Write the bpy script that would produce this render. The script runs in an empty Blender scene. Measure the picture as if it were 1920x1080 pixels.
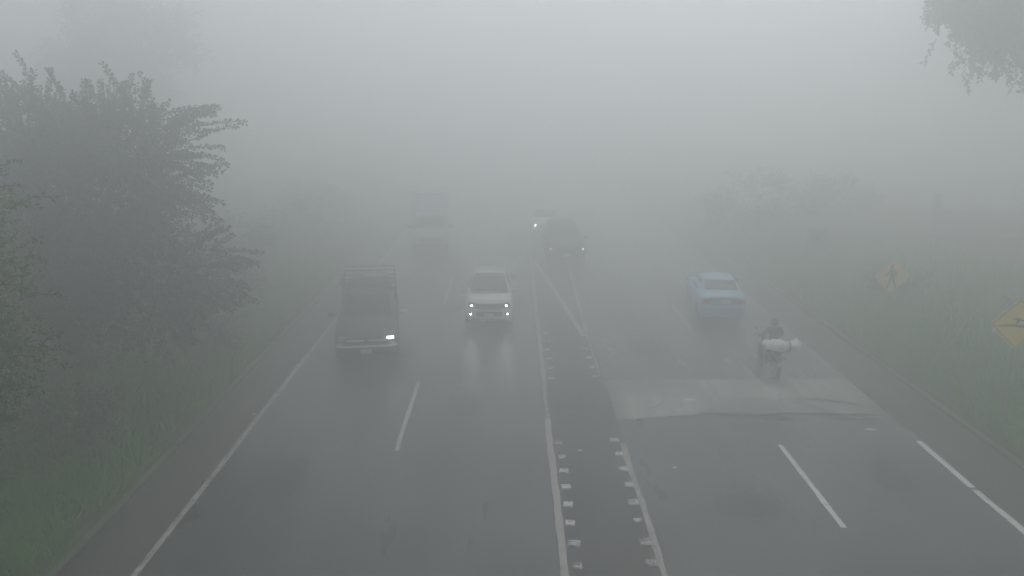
import bpy, math, random
import numpy as np
from mathutils import Vector, Matrix
R = math.radians
random.seed(7)
rng = np.random.default_rng(11)
SC = bpy.context.scene
COL = SC.collection

# ------------------------------------------------------------------ camera
cam_d = bpy.data.cameras.new('camera')
cam = bpy.data.objects.new('camera', cam_d)
COL.objects.link(cam)
cam_d.sensor_width = 36.0
cam_d.lens = 28.125
cam_d.clip_start = 0.05
cam_d.clip_end = 3000
cam.location = (0, 0, 7.8)
cam.rotation_euler = (R(90 - 13.4), 0, R(-0.076))
SC.camera = cam

# ------------------------------------------------------------------ sky, sun, exposure
SUN_EL, SUN_ROT = R(60), R(18)
w = bpy.data.worlds.new('World')
SC.world = w
w.use_nodes = True
nt = w.node_tree
nt.nodes.clear()
out = nt.nodes.new('ShaderNodeOutputWorld')
bg = nt.nodes.new('ShaderNodeBackground')
sky = nt.nodes.new('ShaderNodeTexSky')
sky.sky_type = 'NISHITA'
sky.sun_disc = False
sky.sun_elevation = SUN_EL
sky.sun_rotation = SUN_ROT
sky.air_density = 1.0
sky.dust_density = 2.0
sky.ozone_density = 1.0
hs = nt.nodes.new('ShaderNodeHueSaturation')
hs.inputs['Saturation'].default_value = 0.30
nt.links.new(sky.outputs[0], hs.inputs['Color'])
nt.links.new(hs.outputs[0], bg.inputs['Color'])
bg.inputs['Strength'].default_value = 0.15
nt.links.new(bg.outputs[0], out.inputs[0])

sl = bpy.data.lights.new('sun', 'SUN')
sl.energy = 0.65
sl.angle = R(40)
sl.color = (0.96, 0.985, 1.0)
sun = bpy.data.objects.new('sun', sl)
COL.objects.link(sun)
# the sun stands high ahead of the camera, veiled by cloud
sd = Vector((math.sin(SUN_ROT) * math.cos(SUN_EL), math.cos(SUN_ROT) * math.cos(SUN_EL), math.sin(SUN_EL)))
sun.rotation_euler = sd.to_track_quat('Z', 'Y').to_euler()
sun.location = (0, 0, 60)

vs = SC.view_settings
SC.display_settings.display_device = 'sRGB'
vs.view_transform = 'Standard'
vs.look = 'None'
vs.gamma = 1.0
vs.use_curve_mapping = False
vs.exposure = 0.02
SC.render.engine = 'CYCLES'
cy = SC.cycles
cy.max_bounces = 16
cy.volume_bounces = 10
cy.diffuse_bounces = 4
cy.glossy_bounces = 4
cy.use_denoising = True
cy.sample_clamp_indirect = 6.0

HAZE_DENSITY = 0.055
HAZE_COLOR = (0.972, 0.983, 0.975)

# ------------------------------------------------------------------ helpers
def tag(o, label=None, cat=None, group=None, kind=None):
    if label: o['label'] = label
    if cat: o['category'] = cat
    if group: o['group'] = group
    if kind: o['kind'] = kind
    return o

def empty(name, loc, rz=0.0, label=None, cat=None, group=None):
    o = bpy.data.objects.new(name, None)
    COL.objects.link(o)
    o.empty_display_size = 0.3
    o.location = loc
    o.rotation_euler = (0, 0, rz)
    return tag(o, label, cat, group)

class MB:
    def __init__(self):
        self.v = []; self.f = []
    def add(self, vs_, fs_):
        b = len(self.v)
        self.v += [tuple(p) for p in vs_]
        self.f += [tuple(b + i for i in f) for f in fs_]
        return self
    def box(self, c, s, rot=None, taper=1.0):
        pts = []
        for z in (-1, 1):
            k = taper if z > 0 else 1.0
            for x, y in ((-1, -1), (1, -1), (1, 1), (-1, 1)):
                p = Vector((x * s[0] / 2 * k, y * s[1] / 2 * k, z * s[2] / 2))
                if rot is not None: p = rot @ p
                pts.append(p + Vector(c))
        return self.add(pts, [(3, 2, 1, 0), (4, 5, 6, 7), (0, 1, 5, 4), (1, 2, 6, 5), (2, 3, 7, 6), (3, 0, 4, 7)])
    def tube(self, path, radii, n=8, cap=True):
        path = [Vector(p) for p in path]
        if not hasattr(radii, '__len__'): radii = [radii] * len(path)
        rings = []
        for i, p in enumerate(path):
            a = path[max(i - 1, 0)]; b = path[min(i + 1, len(path) - 1)]
            d = (b - a).normalized()
            q = d.to_track_quat('Z', 'Y')
            rings.append([p + q @ Vector((math.cos(t) * radii[i], math.sin(t) * radii[i], 0)) for t in [2 * math.pi * k / n for k in range(n)]])
        vs_ = [p for r in rings for p in r]
        fs_ = []
        for i in range(len(path) - 1):
            for k in range(n):
                fs_.append((i * n + k, i * n + (k + 1) % n, (i + 1) * n + (k + 1) % n, (i + 1) * n + k))
        if cap:
            fs_.append(tuple(reversed(range(n))))
            fs_.append(tuple((len(path) - 1) * n + k for k in range(n)))
        return self.add(vs_, fs_)
    def ell(self, c, r, nu=14, nv=9, rot=None, noise=0.0):
        vs_ = []; fs_ = []
        for i in range(nv + 1):
            ph = math.pi * i / nv
            for k in range(nu):
                t = 2 * math.pi * k / nu
                q = 1 + (random.uniform(-noise, noise) if noise else 0)
                p = Vector((math.sin(ph) * math.cos(t) * r[0] * q, math.sin(ph) * math.sin(t) * r[1] * q, math.cos(ph) * r[2] * q))
                if rot is not None: p = rot @ p
                vs_.append(p + Vector(c))
        for i in range(nv):
            for k in range(nu):
                fs_.append((i * nu + k, (i + 1) * nu + k, (i + 1) * nu + (k + 1) % nu, i * nu + (k + 1) % nu))
        return self.add(vs_, fs_)
    def lathe_x(self, c, prof, n=24):
        # prof: list of (x, r), closed loop, turned about the X axis
        vs_ = []; m = len(prof)
        for k in range(n):
            t = 2 * math.pi * k / n
            for x, r in prof:
                vs_.append((c[0] + x, c[1] + r * math.cos(t), c[2] + r * math.sin(t)))
        fs_ = []
        for k in range(n):
            for i in range(m):
                j = (i + 1) % m; kk = (k + 1) % n
                fs_.append((k * m + i, k * m + j, kk * m + j, kk * m + i))
        return self.add(vs_, fs_)
    def grid(self, rows):
        nr, nc = len(rows), len(rows[0])
        fs_ = [(i * nc + k, i * nc + k + 1, (i + 1) * nc + k + 1, (i + 1) * nc + k) for i in range(nr - 1) for k in range(nc - 1)]
        return self.add([p for r in rows for p in r], fs_)
    def build(self, name, mat, parent=None, smooth=False, bevel=0.0, subsurf=0, solid=0.0):
        me = bpy.data.meshes.new(name)
        me.from_pydata([tuple(p) for p in self.v], [], self.f)
        me.materials.append(mat)
        if smooth:
            me.polygons.foreach_set('use_smooth', [True] * len(me.polygons))
        me.update()
        o = bpy.data.objects.new(name, me)
        COL.objects.link(o)
        if parent: o.parent = parent
        if solid:
            m = o.modifiers.new('solid', 'SOLIDIFY'); m.thickness = solid; m.offset = 1
        if bevel:
            m = o.modifiers.new('bevel', 'BEVEL'); m.width = bevel; m.segments = 2; m.limit_method = 'ANGLE'
        if subsurf:
            m = o.modifiers.new('sub', 'SUBSURF'); m.levels = subsurf; m.render_levels = subsurf
        return o

def interp(tbl, y):
    return float(np.interp(y, [a for a, b in tbl], [b for a, b in tbl]))

def copy_tree(o, parent=None, loc=None):
    c = o.copy(); COL.objects.link(c)
    if parent: c.parent = parent
    if loc is not None: c.location = loc
    for ch in [x for x in o.children]:
        copy_tree(ch, c)
    return c

# ------------------------------------------------------------------ materials
def mat(name, col, rough=0.6, metal=0.0, var=0.0, scale=4.0, col2=None, bump=0.0, bscale=30.0, coat=0.0, emit=0.0, ecol=None, rvar=0.0, spec=0.5, detail=6.0, trans=0.0):
    m = bpy.data.materials.new(name); m.use_nodes = True
    n = m.node_tree.nodes; l = m.node_tree.links
    p = n['Principled BSDF']
    p.inputs['Roughness'].default_value = rough
    p.inputs['Metallic'].default_value = metal
    p.inputs['Specular IOR Level'].default_value = spec
    p.inputs['Coat Weight'].default_value = coat
    tc = n.new('ShaderNodeTexCoord')
    c2 = col2 if col2 else tuple(min(1, c * (1 + var)) for c in col)
    c1 = col if col2 else tuple(c * (1 - var) for c in col)
    if var or col2:
        nz = n.new('ShaderNodeTexNoise'); nz.inputs['Scale'].default_value = scale; nz.inputs['Detail'].default_value = detail
        nz.inputs['Roughness'].default_value = 0.65
        l.new(tc.outputs['Object'], nz.inputs['Vector'])
        cr = n.new('ShaderNodeValToRGB')
        cr.color_ramp.elements[0].position = 0.32; cr.color_ramp.elements[1].position = 0.68
        cr.color_ramp.elements[0].color = (*c1, 1); cr.color_ramp.elements[1].color = (*c2, 1)
        l.new(nz.outputs['Fac'], cr.inputs['Fac'])
        l.new(cr.outputs['Color'], p.inputs['Base Color'])
        if rvar:
            mr = n.new('ShaderNodeMapRange'); mr.inputs['To Min'].default_value = rough - rvar; mr.inputs['To Max'].default_value = rough + rvar
            l.new(nz.outputs['Fac'], mr.inputs['Value']); l.new(mr.outputs[0], p.inputs['Roughness'])
    else:
        p.inputs['Base Color'].default_value = (*col, 1)
    if bump:
        nb = n.new('ShaderNodeTexNoise'); nb.inputs['Scale'].default_value = bscale; nb.inputs['Detail'].default_value = 5
        l.new(tc.outputs['Object'], nb.inputs['Vector'])
        b = n.new('ShaderNodeBump'); b.inputs['Strength'].default_value = bump; b.inputs['Distance'].default_value = 0.02
        l.new(nb.outputs['Fac'], b.inputs['Height']); l.new(b.outputs[0], p.inputs['Normal'])
    if emit:
        p.inputs['Emission Color'].default_value = (*(ecol or col), 1)
        p.inputs['Emission Strength'].default_value = emit
    if trans:
        p.inputs['Transmission Weight'].default_value = 0
        p.inputs['Subsurface Weight'].default_value = 0
        tr = n.new('ShaderNodeBsdfTranslucent'); tr.inputs['Color'].default_value = (col[0] * 1.3, col[1] * 1.6, col[2], 1)
        mx = n.new('ShaderNodeMixShader'); mx.inputs[0].default_value = trans
        l.new(p.outputs[0], mx.inputs[1]); l.new(tr.outputs[0], mx.inputs[2])
        l.new(mx.outputs[0], n['Material Output'].inputs['Surface'])
    return m

def asphalt_mat(name, base, dirt, wear=0.5, rough=0.5):
    """asphalt: aggregate speckle, tyre-polished wheel paths (long streaks) and blotches of dirt"""
    m = bpy.data.materials.new(name); m.use_nodes = True
    n = m.node_tree.nodes; l = m.node_tree.links; p = n['Principled BSDF']
    tc = n.new('ShaderNodeTexCoord')
    def noise(scale, detail, sx=1, sy=1):
        mp = n.new('ShaderNodeMapping'); mp.inputs['Scale'].default_value = (sx, sy, 1)
        nz = n.new('ShaderNodeTexNoise'); nz.inputs['Scale'].default_value = scale; nz.inputs['Detail'].default_value = detail
        l.new(tc.outputs['Object'], mp.inputs['Vector']); l.new(mp.outputs[0], nz.inputs['Vector'])
        return nz.outputs['Fac']
    def ramp(f, a, b, ca, cb):
        r = n.new('ShaderNodeValToRGB'); e = r.color_ramp.elements
        e[0].position = a; e[1].position = b; e[0].color = (*ca, 1); e[1].color = (*cb, 1)
        l.new(f, r.inputs['Fac']); return r.outputs['Color']
    def mix(kind, fac, a, b):
        x = n.new('ShaderNodeMix'); x.data_type = 'RGBA'; x.blend_type = kind
        if isinstance(fac, float): x.inputs[0].default_value = fac
        else: l.new(fac, x.inputs[0])
        l.new(a, x.inputs[6]); l.new(b, x.inputs[7]); return x.outputs[2]
    c0 = ramp(noise(60, 4), 0.3, 0.7, tuple(c * 0.75 for c in base), tuple(c * 1.3 for c in base))
    streak = ramp(noise(1.0, 5, 1.6, 0.05), 0.35, 0.65, (0.6,) * 3, (1.4,) * 3)
    blot = ramp(noise(0.35, 8), 0.4, 0.62, (0, 0, 0), (wear,) * 3)
    c1 = mix('MULTIPLY', 1.0, c0, streak)
    d = n.new('ShaderNodeRGB'); d.outputs[0].default_value = (*dirt, 1)
    c2 = mix('MIX', blot, c1, d.outputs[0])
    l.new(c2, p.inputs['Base Color'])
    mr = n.new('ShaderNodeMapRange'); mr.inputs['To Min'].default_value = rough - 0.2; mr.inputs['To Max'].default_value = rough + 0.15
    l.new(noise(0.8, 4, 1, 0.2), mr.inputs['Value']); l.new(mr.outputs[0], p.inputs['Roughness'])
    b = n.new('ShaderNodeBump'); b.inputs['Strength'].default_value = 0.25; b.inputs['Distance'].default_value = 0.01
    l.new(noise(120, 3), b.inputs['Height']); l.new(b.outputs[0], p.inputs['Normal'])
    return m

def paint_mat(name, col, under, amount=0.45):
    """worn road paint: scuffed through to the asphalt in ragged patches"""
    m = bpy.data.materials.new(name); m.use_nodes = True
    n = m.node_tree.nodes; l = m.node_tree.links; p = n['Principled BSDF']
    tc = n.new('ShaderNodeTexCoord'); oi = n.new('ShaderNodeObjectInfo')
    off = n.new('ShaderNodeVectorMath'); off.operation = 'MULTIPLY_ADD'
    cx = n.new('ShaderNodeCombineXYZ'); l.new(oi.outputs['Random'], cx.inputs[0]); l.new(oi.outputs['Random'], cx.inputs[1])
    off.inputs[1].default_value = (37, 53, 0); l.new(cx.outputs[0], off.inputs[0]); l.new(tc.outputs['Object'], off.inputs[2])
    nz = n.new('ShaderNodeTexNoise'); nz.inputs['Scale'].default_value = 5; nz.inputs['Detail'].default_value = 10; nz.inputs['Roughness'].default_value = 0.7
    l.new(off.outputs[0], nz.inputs['Vector'])
    r = n.new('ShaderNodeValToRGB'); e = r.color_ramp.elements
    e[0].position = amount - 0.08; e[1].position = amount + 0.08
    e[0].color = (*under, 1); e[1].color = (*col, 1)
    wr = n.new('ShaderNodeMath'); wr.operation = 'MULTIPLY_ADD'; wr.inputs[1].default_value = -0.16; l.new(oi.outputs['Random'], wr.inputs[0]); l.new(nz.outputs['Fac'], wr.inputs[2])
    ad = n.new('ShaderNodeMath'); ad.operation = 'ADD'; ad.inputs[1].default_value = 0.08; l.new(wr.outputs[0], ad.inputs[0])
    l.new(ad.outputs[0], r.inputs['Fac']); l.new(r.outputs[0], p.inputs['Base Color'])
    p.inputs['Roughness'].default_value = 0.55
    return m

M = {}
M['road'] = asphalt_mat('asphalt', (0.030, 0.031, 0.033), (0.072, 0.069, 0.064), 0.75, 0.34)
M['patch'] = asphalt_mat('patch_asphalt', (0.024, 0.025, 0.026), (0.04, 0.04, 0.038), 0.5, 0.5)
M['median'] = asphalt_mat('median_asphalt', (0.036, 0.036, 0.033), (0.062, 0.055, 0.045), 0.6, 0.6)
M['shoulder'] = asphalt_mat('shoulder_dirt', (0.042, 0.040, 0.032), (0.062, 0.054, 0.04), 0.8, 0.75)
M['concrete'] = asphalt_mat('hump_concrete', (0.30, 0.295, 0.27), (0.15, 0.147, 0.13), 0.9, 0.65)
M['crack'] = mat('crack_filler', (0.02, 0.02, 0.02), 0.9)
M['kerb'] = mat('kerb_concrete', (0.11, 0.105, 0.085), 0.85, var=0.35, scale=3, bump=0.4)
M['line'] = paint_mat('white_line_paint', (0.66, 0.66, 0.64), (0.10, 0.10, 0.10), 0.33)
M['line_worn'] = paint_mat('worn_line_paint', (0.34, 0.32, 0.29), (0.07, 0.07, 0.065), 0.42)
M['line_pale'] = paint_mat('pale_line_paint', (0.42, 0.40, 0.36), (0.08, 0.075, 0.07), 0.42)
M['stud'] = paint_mat('stud_paint', (0.56, 0.55, 0.52), (0.11, 0.105, 0.10), 0.44)
M['ground'] = mat('soil', (0.035, 0.085, 0.022), 0.95, scale=0.7, col2=(0.075, 0.062, 0.04), bump=0.6, bscale=8)
M['dirt'] = mat('bare_dirt', (0.11, 0.085, 0.06), 0.95, var=0.3, scale=1.2, bump=0.4, bscale=10)
M['grass'] = mat('grass_blades', (0.05, 0.15, 0.025), 0.7, scale=1.1, col2=(0.19, 0.40, 0.07), trans=0.35)
M['leaf'] = mat('leaf_dark', (0.016, 0.036, 0.014), 0.6, scale=0.9, col2=(0.036, 0.066, 0.026), trans=0.15)
M['leaf_green'] = mat('leaf_green', (0.045, 0.10, 0.018), 0.5, scale=1.5, col2=(0.11, 0.20, 0.04), trans=0.3)
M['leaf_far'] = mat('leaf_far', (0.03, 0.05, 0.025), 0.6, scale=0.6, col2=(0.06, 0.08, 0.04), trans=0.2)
M['bark'] = mat('bark', (0.07, 0.055, 0.04), 0.9, var=0.4, scale=9, bump=0.8, bscale=14)
M['bark_pale'] = mat('bark_pale', (0.26, 0.24, 0.20), 0.85, var=0.3, scale=6, bump=0.5, bscale=14)
M['glass'] = mat('window_glass', (0.012, 0.015, 0.017), 0.12, spec=0.35)
M['tyre'] = mat('tyre_rubber', (0.018, 0.018, 0.018), 0.85, var=0.3, scale=20)
M['rim'] = mat('alloy_rim', (0.42, 0.42, 0.42), 0.35, metal=0.8, var=0.1)
M['rim_dark'] = mat('steel_rim', (0.12, 0.12, 0.12), 0.5, metal=0.6, var=0.2)
M['black'] = mat('black_plastic', (0.02, 0.02, 0.021), 0.5, var=0.2, scale=8)
M['dark_metal'] = mat('dark_metal', (0.05, 0.052, 0.05), 0.5, metal=0.5, var=0.25, scale=6)
M['chrome'] = mat('chrome', (0.62, 0.62, 0.62), 0.18, metal=0.95, var=0.1, scale=5)
M['roof_grey'] = mat('grey_roof_paint', (0.32, 0.33, 0.33), 0.6, var=0.05)
M['trim'] = mat('bright_trim', (0.72, 0.72, 0.72), 0.4, metal=0.2, var=0.08)
M['white_paint'] = mat('white_car_paint', (0.62, 0.62, 0.61), 0.35, coat=0.3, var=0.04, scale=2)
M['green_paint'] = mat('grey_green_truck_paint', (0.03, 0.043, 0.041), 0.6, coat=0.0, spec=0.3, var=0.12, scale=2)
M['dark_paint'] = mat('dark_car_paint', (0.04, 0.042, 0.045), 0.6, coat=0.0, spec=0.25, var=0.1, scale=2)
M['blue_paint'] = mat('pale_blue_car_paint', (0.07, 0.26, 0.48), 0.4, coat=0.2, var=0.08, scale=2)
M['taxi_white'] = mat('bluish_white_paint', (0.24, 0.46, 0.62), 0.4, coat=0.2, var=0.05, scale=2)
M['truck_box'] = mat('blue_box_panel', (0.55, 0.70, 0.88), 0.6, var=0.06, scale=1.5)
M['lamp_on'] = mat('lit_lamp', (1, 1, 1), 0.3, emit=16.0, ecol=(1.0, 0.99, 0.95))
M['lamp_dim'] = mat('dim_lamp', (1, 1, 1), 0.3, emit=6.0, ecol=(1.0, 0.98, 0.93))
M['lens'] = mat('lamp_lens', (0.35, 0.36, 0.36), 0.12, spec=0.8)
M['red_lens'] = mat('red_lens', (0.30, 0.02, 0.015), 0.2, spec=0.8)
M['plate'] = mat('number_plate', (0.55, 0.55, 0.53), 0.5, var=0.08, scale=20)
M['sack'] = mat('white_sack', (0.84, 0.81, 0.80), 0.7, var=0.06, scale=7, bump=0.5, bscale=9)
M['strap'] = mat('black_strap', (0.03, 0.03, 0.03), 0.7)
M['jacket'] = mat('dark_jacket', (0.045, 0.042, 0.042), 0.85, var=0.25, scale=10, bump=0.3)
M['trousers'] = mat('dark_trousers', (0.03, 0.032, 0.04), 0.9, var=0.25, scale=12, bump=0.3)
M['skin'] = mat('skin', (0.28, 0.16, 0.10), 0.55, var=0.1)
M['helmet'] = mat('olive_helmet', (0.085, 0.08, 0.045), 0.45, var=0.1)
M['shoe'] = mat('shoe', (0.03, 0.025, 0.022), 0.7, var=0.2)
M['bike'] = mat('motorcycle_paint', (0.05, 0.015, 0.015), 0.35, coat=0.4, var=0.1)
M['sign_yellow'] = mat('yellow_sign_face', (0.97, 0.62, 0.04), 0.4, var=0.12, scale=3)
M['sign_pale'] = mat('faded_yellow_sign_face', (0.80, 0.55, 0.28), 0.5, var=0.12, scale=3)
M['sign_black'] = mat('sign_symbol_black', (0.03, 0.025, 0.02), 0.55)
M['sign_white'] = mat('white_sign_face', (0.20, 0.20, 0.21), 0.55, var=0.1, scale=4)
M['galv'] = mat('galvanised_steel', (0.24, 0.25, 0.25), 0.55, metal=0.5, var=0.15, scale=8)
M['galv_pale'] = mat('pale_grey_paint', (0.34, 0.35, 0.35), 0.55, var=0.08)
M['wall'] = mat('rendered_wall', (0.28, 0.27, 0.25), 0.9, var=0.25, scale=1.2, bump=0.4)
M['fluff'] = mat('white_fluff', (0.85, 0.85, 0.82), 0.8, var=0.05)
M['litter'] = mat('white_litter', (0.78, 0.78, 0.75), 0.6, var=0.1)

# ------------------------------------------------------------------ terrain
XL, XR = -7.74, 11.16      # outer faces of the two kerbs
def hnoise(x, y):
    return 0.10 * math.sin(x * 0.9 + y * 0.35) + 0.07 * math.sin(x * 0.37 - y * 0.61 + 2) + 0.05 * math.sin(x * 2.1 + y * 1.3)
def ground_z(x, y):
    if x <= XL:
        d = XL - x
        return 0.10 + min(d * 0.16, 1.6) + hnoise(x, y) * min(1, d / 2)
    if x >= XR:
        d = x - XR
        return 0.10 + min(d * 0.10, 0.9) + hnoise(x, y) * min(1, d / 2)
    return -0.15

xs = list(np.arange(-60, XL - 0.7, 0.9)) + [XL - 0.6, XL - 0.3, XL, XL + 0.02, 0, 5, XR - 0.02, XR, XR + 0.3, XR + 0.7] + list(np.arange(XR + 1.4, 60, 0.9))
xs = [-300, -200, -120, -80] + xs + [80, 120, 200, 300]
ys = [-60, -40, -20] + list(np.arange(-10, 80, 0.9)) + [85, 95, 110, 130, 160, 200, 260, 330, 420]
g = MB(); g.grid([[(x, y, ground_z(x, y)) for x in xs] for y in ys])
tag(g.build('ground', M['ground'], smooth=True), kind='structure')

def sheet(name, x0, x1, y0, y1, z, m, nx=2, ny=2, rag=0.0):
    rows = []
    for j in range(ny):
        y = y0 + (y1 - y0) * j / (ny - 1)
        a = x0 + (random.uniform(-rag, rag) if rag else 0); b = x1 + (random.uniform(-rag, rag) if rag else 0)
        rows.append([(a + (b - a) * i / (nx - 1), y, z) for i in range(nx)])
    return MB().grid(rows).build(name, m)

tag(sheet('road', -7.60, 11.0, -40, 330, 0.0, M['road']), kind='structure')
tag(sheet('median_strip', 0.82, 2.66, -40, 330, 0.004, M['median'], ny=500, rag=0.03), kind='structure')
tag(sheet('shoulder', -7.59, -6.44, -40, 330, 0.004, M['shoulder'], ny=700, rag=0.07), kind='structure')
tag(sheet('shoulder', 9.60, 10.98, -40, 330, 0.004, M['shoulder'], ny=700, rag=0.07), kind='structure')
for nm, x, wd in (('kerb', -7.67, 0.15), ('kerb', 11.08, 0.17)):
    k = MB()
    y = -40.0
    while y < 200:
        L = 1.5
        k.box((x + random.uniform(-0.012, 0.012), y + L / 2, -0.03), (wd, L - 0.012, 0.22 + random.uniform(-0.015, 0.015)))
        y += L
    tag(k.build(nm, M['kerb'], bevel=0.012), kind='structure')
# side dirt track beyond the right-hand verge
dt = MB(); rows = []
for y in np.arange(20, 90, 1.5):
    rows.append([(x, y, ground_z(x, y) + 0.04) for x in np.linspace(19 + 0.02 * y, 27, 8)])
dt.grid(rows); tag(dt.build('dirt_track', M['dirt'], smooth=True), kind='structure')

def strip_line(x0, y0, x1, y1, wd, m, z=0.008, name='road_marking', rag=0.008):
    a = Vector((x0, y0, 0)); b = Vector((x1, y1, 0)); d = (b - a); L = d.length; d.normalize()
    n_ = Vector((-d.y, d.x, 0)); k = max(2, int(L / 0.35)); rows = []
    for i in range(k + 1):
        p = a + d * (L * i / k)
        w1 = wd / 2 + random.uniform(-rag, rag); w2 = wd / 2 + random.uniform(-rag, rag)
        rows.append([(p + n_ * w1).to_tuple()[:2] + (z,), (p - n_ * w2).to_tuple()[:2] + (z,)])
    o = MB().grid(rows).build(name, m)
    return tag(o, kind='structure')

strip_line(-6.32, -20, -6.32, 200, 0.12, M['line_pale'], name='edge_line')
for y0 in (-9.3, 3.7, 16.8, 30.1, 43.2, 56.4):
    strip_line(-2.6, y0, -2.6, y0 + 4.55, 0.11, M['line_pale'], name='lane_line')
for y0, L in ((0.3, 3.7), (13.45, 3.65), (25.9, 3.6), (39, 3.7), (52, 3.7)):
    strip_line(6.2, y0, 6.2, y0 + L, 0.115, M['line'] if y0 < 20 else M['line_worn'], name='lane_line')
strip_line(0.90, -20, 0.91, 18.7, 0.14, M['line_worn'], name='median_line', rag=0.018)
strip_line(0.91, 18.75, 0.93, 21.25, 0.09, M['line_worn'], name='median_line', rag=0.03)
strip_line(0.93, 21.3, 1.03, 62, 0.14, M['line_worn'], name='median_line', rag=0.018)
strip_line(2.60, -20, 2.58, 17.2, 0.13, M['line_worn'], name='median_line', rag=0.025)
strip_line(2.56, 21.8, 2.56, 26.2, 0.08, M['line_worn'], name='median_line', rag=0.03)
strip_line(2.58, 26.3, 2.74, 37.4, 0.12, M['line_pale'], name='median_line', rag=0.015)
strip_line(2.47, 25.7, 1.18, 38.4, 0.20, M['line_pale'], z=0.012, name='chevron_line', rag=0.02)
strip_line(9.47, -10, 9.47, 14.9, 0.14, M['line'], name='edge_line')
strip_line(9.47, 15.02, 9.50, 17.3, 0.14, M['line'], name='edge_line')
strip_line(9.46, 22.2, 9.46, 60, 0.10, M['line_worn'], name='edge_line', rag=0.03)

# ------------------------------------------------------------------ speed hump: an old concrete slab with a ragged, broken near edge
def slab(name, x0, x1, ynear, yfar, h, m, parent=None, seed=1):
    rr = random.Random(seed); nx = 90; rows = []
    prof = [(0, 0.012), (0.05, 0.35 * h), (0.2, 0.85 * h), (0.5, h), (0.8, 0.85 * h), (0.97, 0.25 * h), (1, 0.012)]
    jag = 0
    edge = []
    for i in range(nx + 1):
        jag = 0.5 * jag + rr.uniform(-0.06, 0.06); edge.append(jag)
    for t, z in prof:
        row = []
        for i in range(nx + 1):
            x = x0 + (x1 - x0) * i / nx
            yn = ynear(x) + edge[i]
            row.append((x, yn + (yfar(x) - yn) * t, z + rr.uniform(-0.002, 0.002)))
        rows.append(row)
    return MB().grid(rows).build(name, m, parent, smooth=True)
hump = empty('speed_hump', (6.1, 20, 0), 0, 'pale worn concrete speed hump across both right-hand lanes', 'speed hump')
sb = slab('slab', 2.62 - 6.1, 9.5 - 6.1, lambda x: np.interp(x + 6.1, [2.6, 3.6, 5.2, 6.4, 8.0, 9.5], [18.55, 18.7, 18.98, 18.9, 19.0, 18.9]) - 20,
          lambda x: 1.5 + 0.02 * x, 0.05, M['concrete'], hump, 3)
# the cracks along the front edge
ck = MB()
def crack(pts, wd, z):
    pts2 = []
    for (a, b) in zip(pts[:-1], pts[1:]):
        for t in np.linspace(0, 1, 7)[:-1]:
            pts2.append((a[0] + (b[0] - a[0]) * t + random.uniform(-.03, .03), a[1] + (b[1] - a[1]) * t + random.uniform(-.025, .025)))
    pts2.append(pts[-1])
    rows = []
    for i, p in enumerate(pts2):
        ww = wd * (0.4 + 0.6 * random.random()) * (0.3 + 0.7 * math.sin(math.pi * (i + .5) / len(pts2)))
        rows.append([(p[0] - 6.1, p[1] - 20 - ww, z), (p[0] - 6.1, p[1] - 20 + ww, z)])
    ck.grid(rows)
for a in ([(5.2, 18.93), (5.6, 18.86), (5.95, 18.9)], [(6.25, 18.8), (6.6, 18.84), (6.8, 18.78)], [(7.3, 18.92), (7.7, 18.95), (8.0, 18.9), (8.35, 18.97)], [(8.6, 18.9), (9.1, 18.88), (9.4, 18.84)],
          [(6.5, 18.55), (6.9, 18.62), (7.2, 18.56)], [(8.0, 18.66), (8.5, 18.62), (9.0, 18.5)]):
    crack(a, 0.06, 0.014)
for a in ([(5.0, 18.98), (5.25, 19.3), (5.2, 19.8), (5.55, 20.4), (5.5, 21.2)], [(7.2, 19.05), (7.0, 19.6), (7.25, 20.3), (7.1, 21.3)], [(7.25, 19.5), (7.6, 19.75), (8.1, 19.85), (8.6, 19.7), (8.95, 19.35), (9.3, 19.3)],
          [(7.6, 19.75), (7.7, 19.4), (8.0, 19.2)], [(3.4, 19.0), (3.9, 19.5), (4.2, 20.3)], [(8.6, 19.7), (8.75, 20.3), (8.6, 21.1)]):
    crack(a, 0.032, 0.057)
ck.build('crack', M['crack'], hump)
for (x, y, sx, sy, a) in ((4.72, 19.82, 0.36, 0.13, 0.02), (5.8, 20.02, 0.30, 0.10, -0.2), (6.2, 18.5, 0.22, 0.10, -0.9), (8.68, 17.98, 0.34, 0.14, -0.05), (9.15, 18.75, 0.5, 0.09, 0.05), (8.62, 18.72, 0.42, 0.10, 0.0), (9.35, 17.95, 0.4, 0.05, 0.0)):
    rows = []
    q = MB(); n_ = 12
    pts = [(x + sx / 2 * math.cos(t) * random.uniform(.8, 1.1), y + sy / 2 * math.sin(t) * random.uniform(.8, 1.1)) for t in [2 * math.pi * k / n_ for k in range(n_)]]
    zz = 0.008 if y < 18.8 else 0.057
    q.add([(px_, py_, zz) for px_, py_ in pts], [tuple(range(n_))])
    tag(q.build('paint_patch', M['line'] if y in (19.82, 17.98) else M['line_worn']), kind='structure')
for (x, y, sx, sy) in ((-4.9, 15.5, 1.1, 1.9), (-1.2, 19.5, .9, 1.4), (4.6, 14.3, 1.2, .9), (8.0, 15.6, .8, 1.5), (-3.6, 24.5, 1.0, 2.0), (4.4, 24.6, 1.3, 1.5)):
    q = MB(); pts = []
    for k in range(28):
        t_ = 2 * math.pi * k / 28; c_, s_ = math.cos(t_), math.sin(t_)
        e_ = (abs(c_) ** 5 + abs(s_) ** 5) ** (-.2)
        pts.append((x + c_ * e_ * sx / 2 * random.uniform(.93, 1.05), y + s_ * e_ * sy / 2 * random.uniform(.93, 1.05), 0.004))
    q.add(pts, [tuple(range(28))]); tag(q.build('asphalt_patch', M['patch']), kind='structure')
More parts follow.
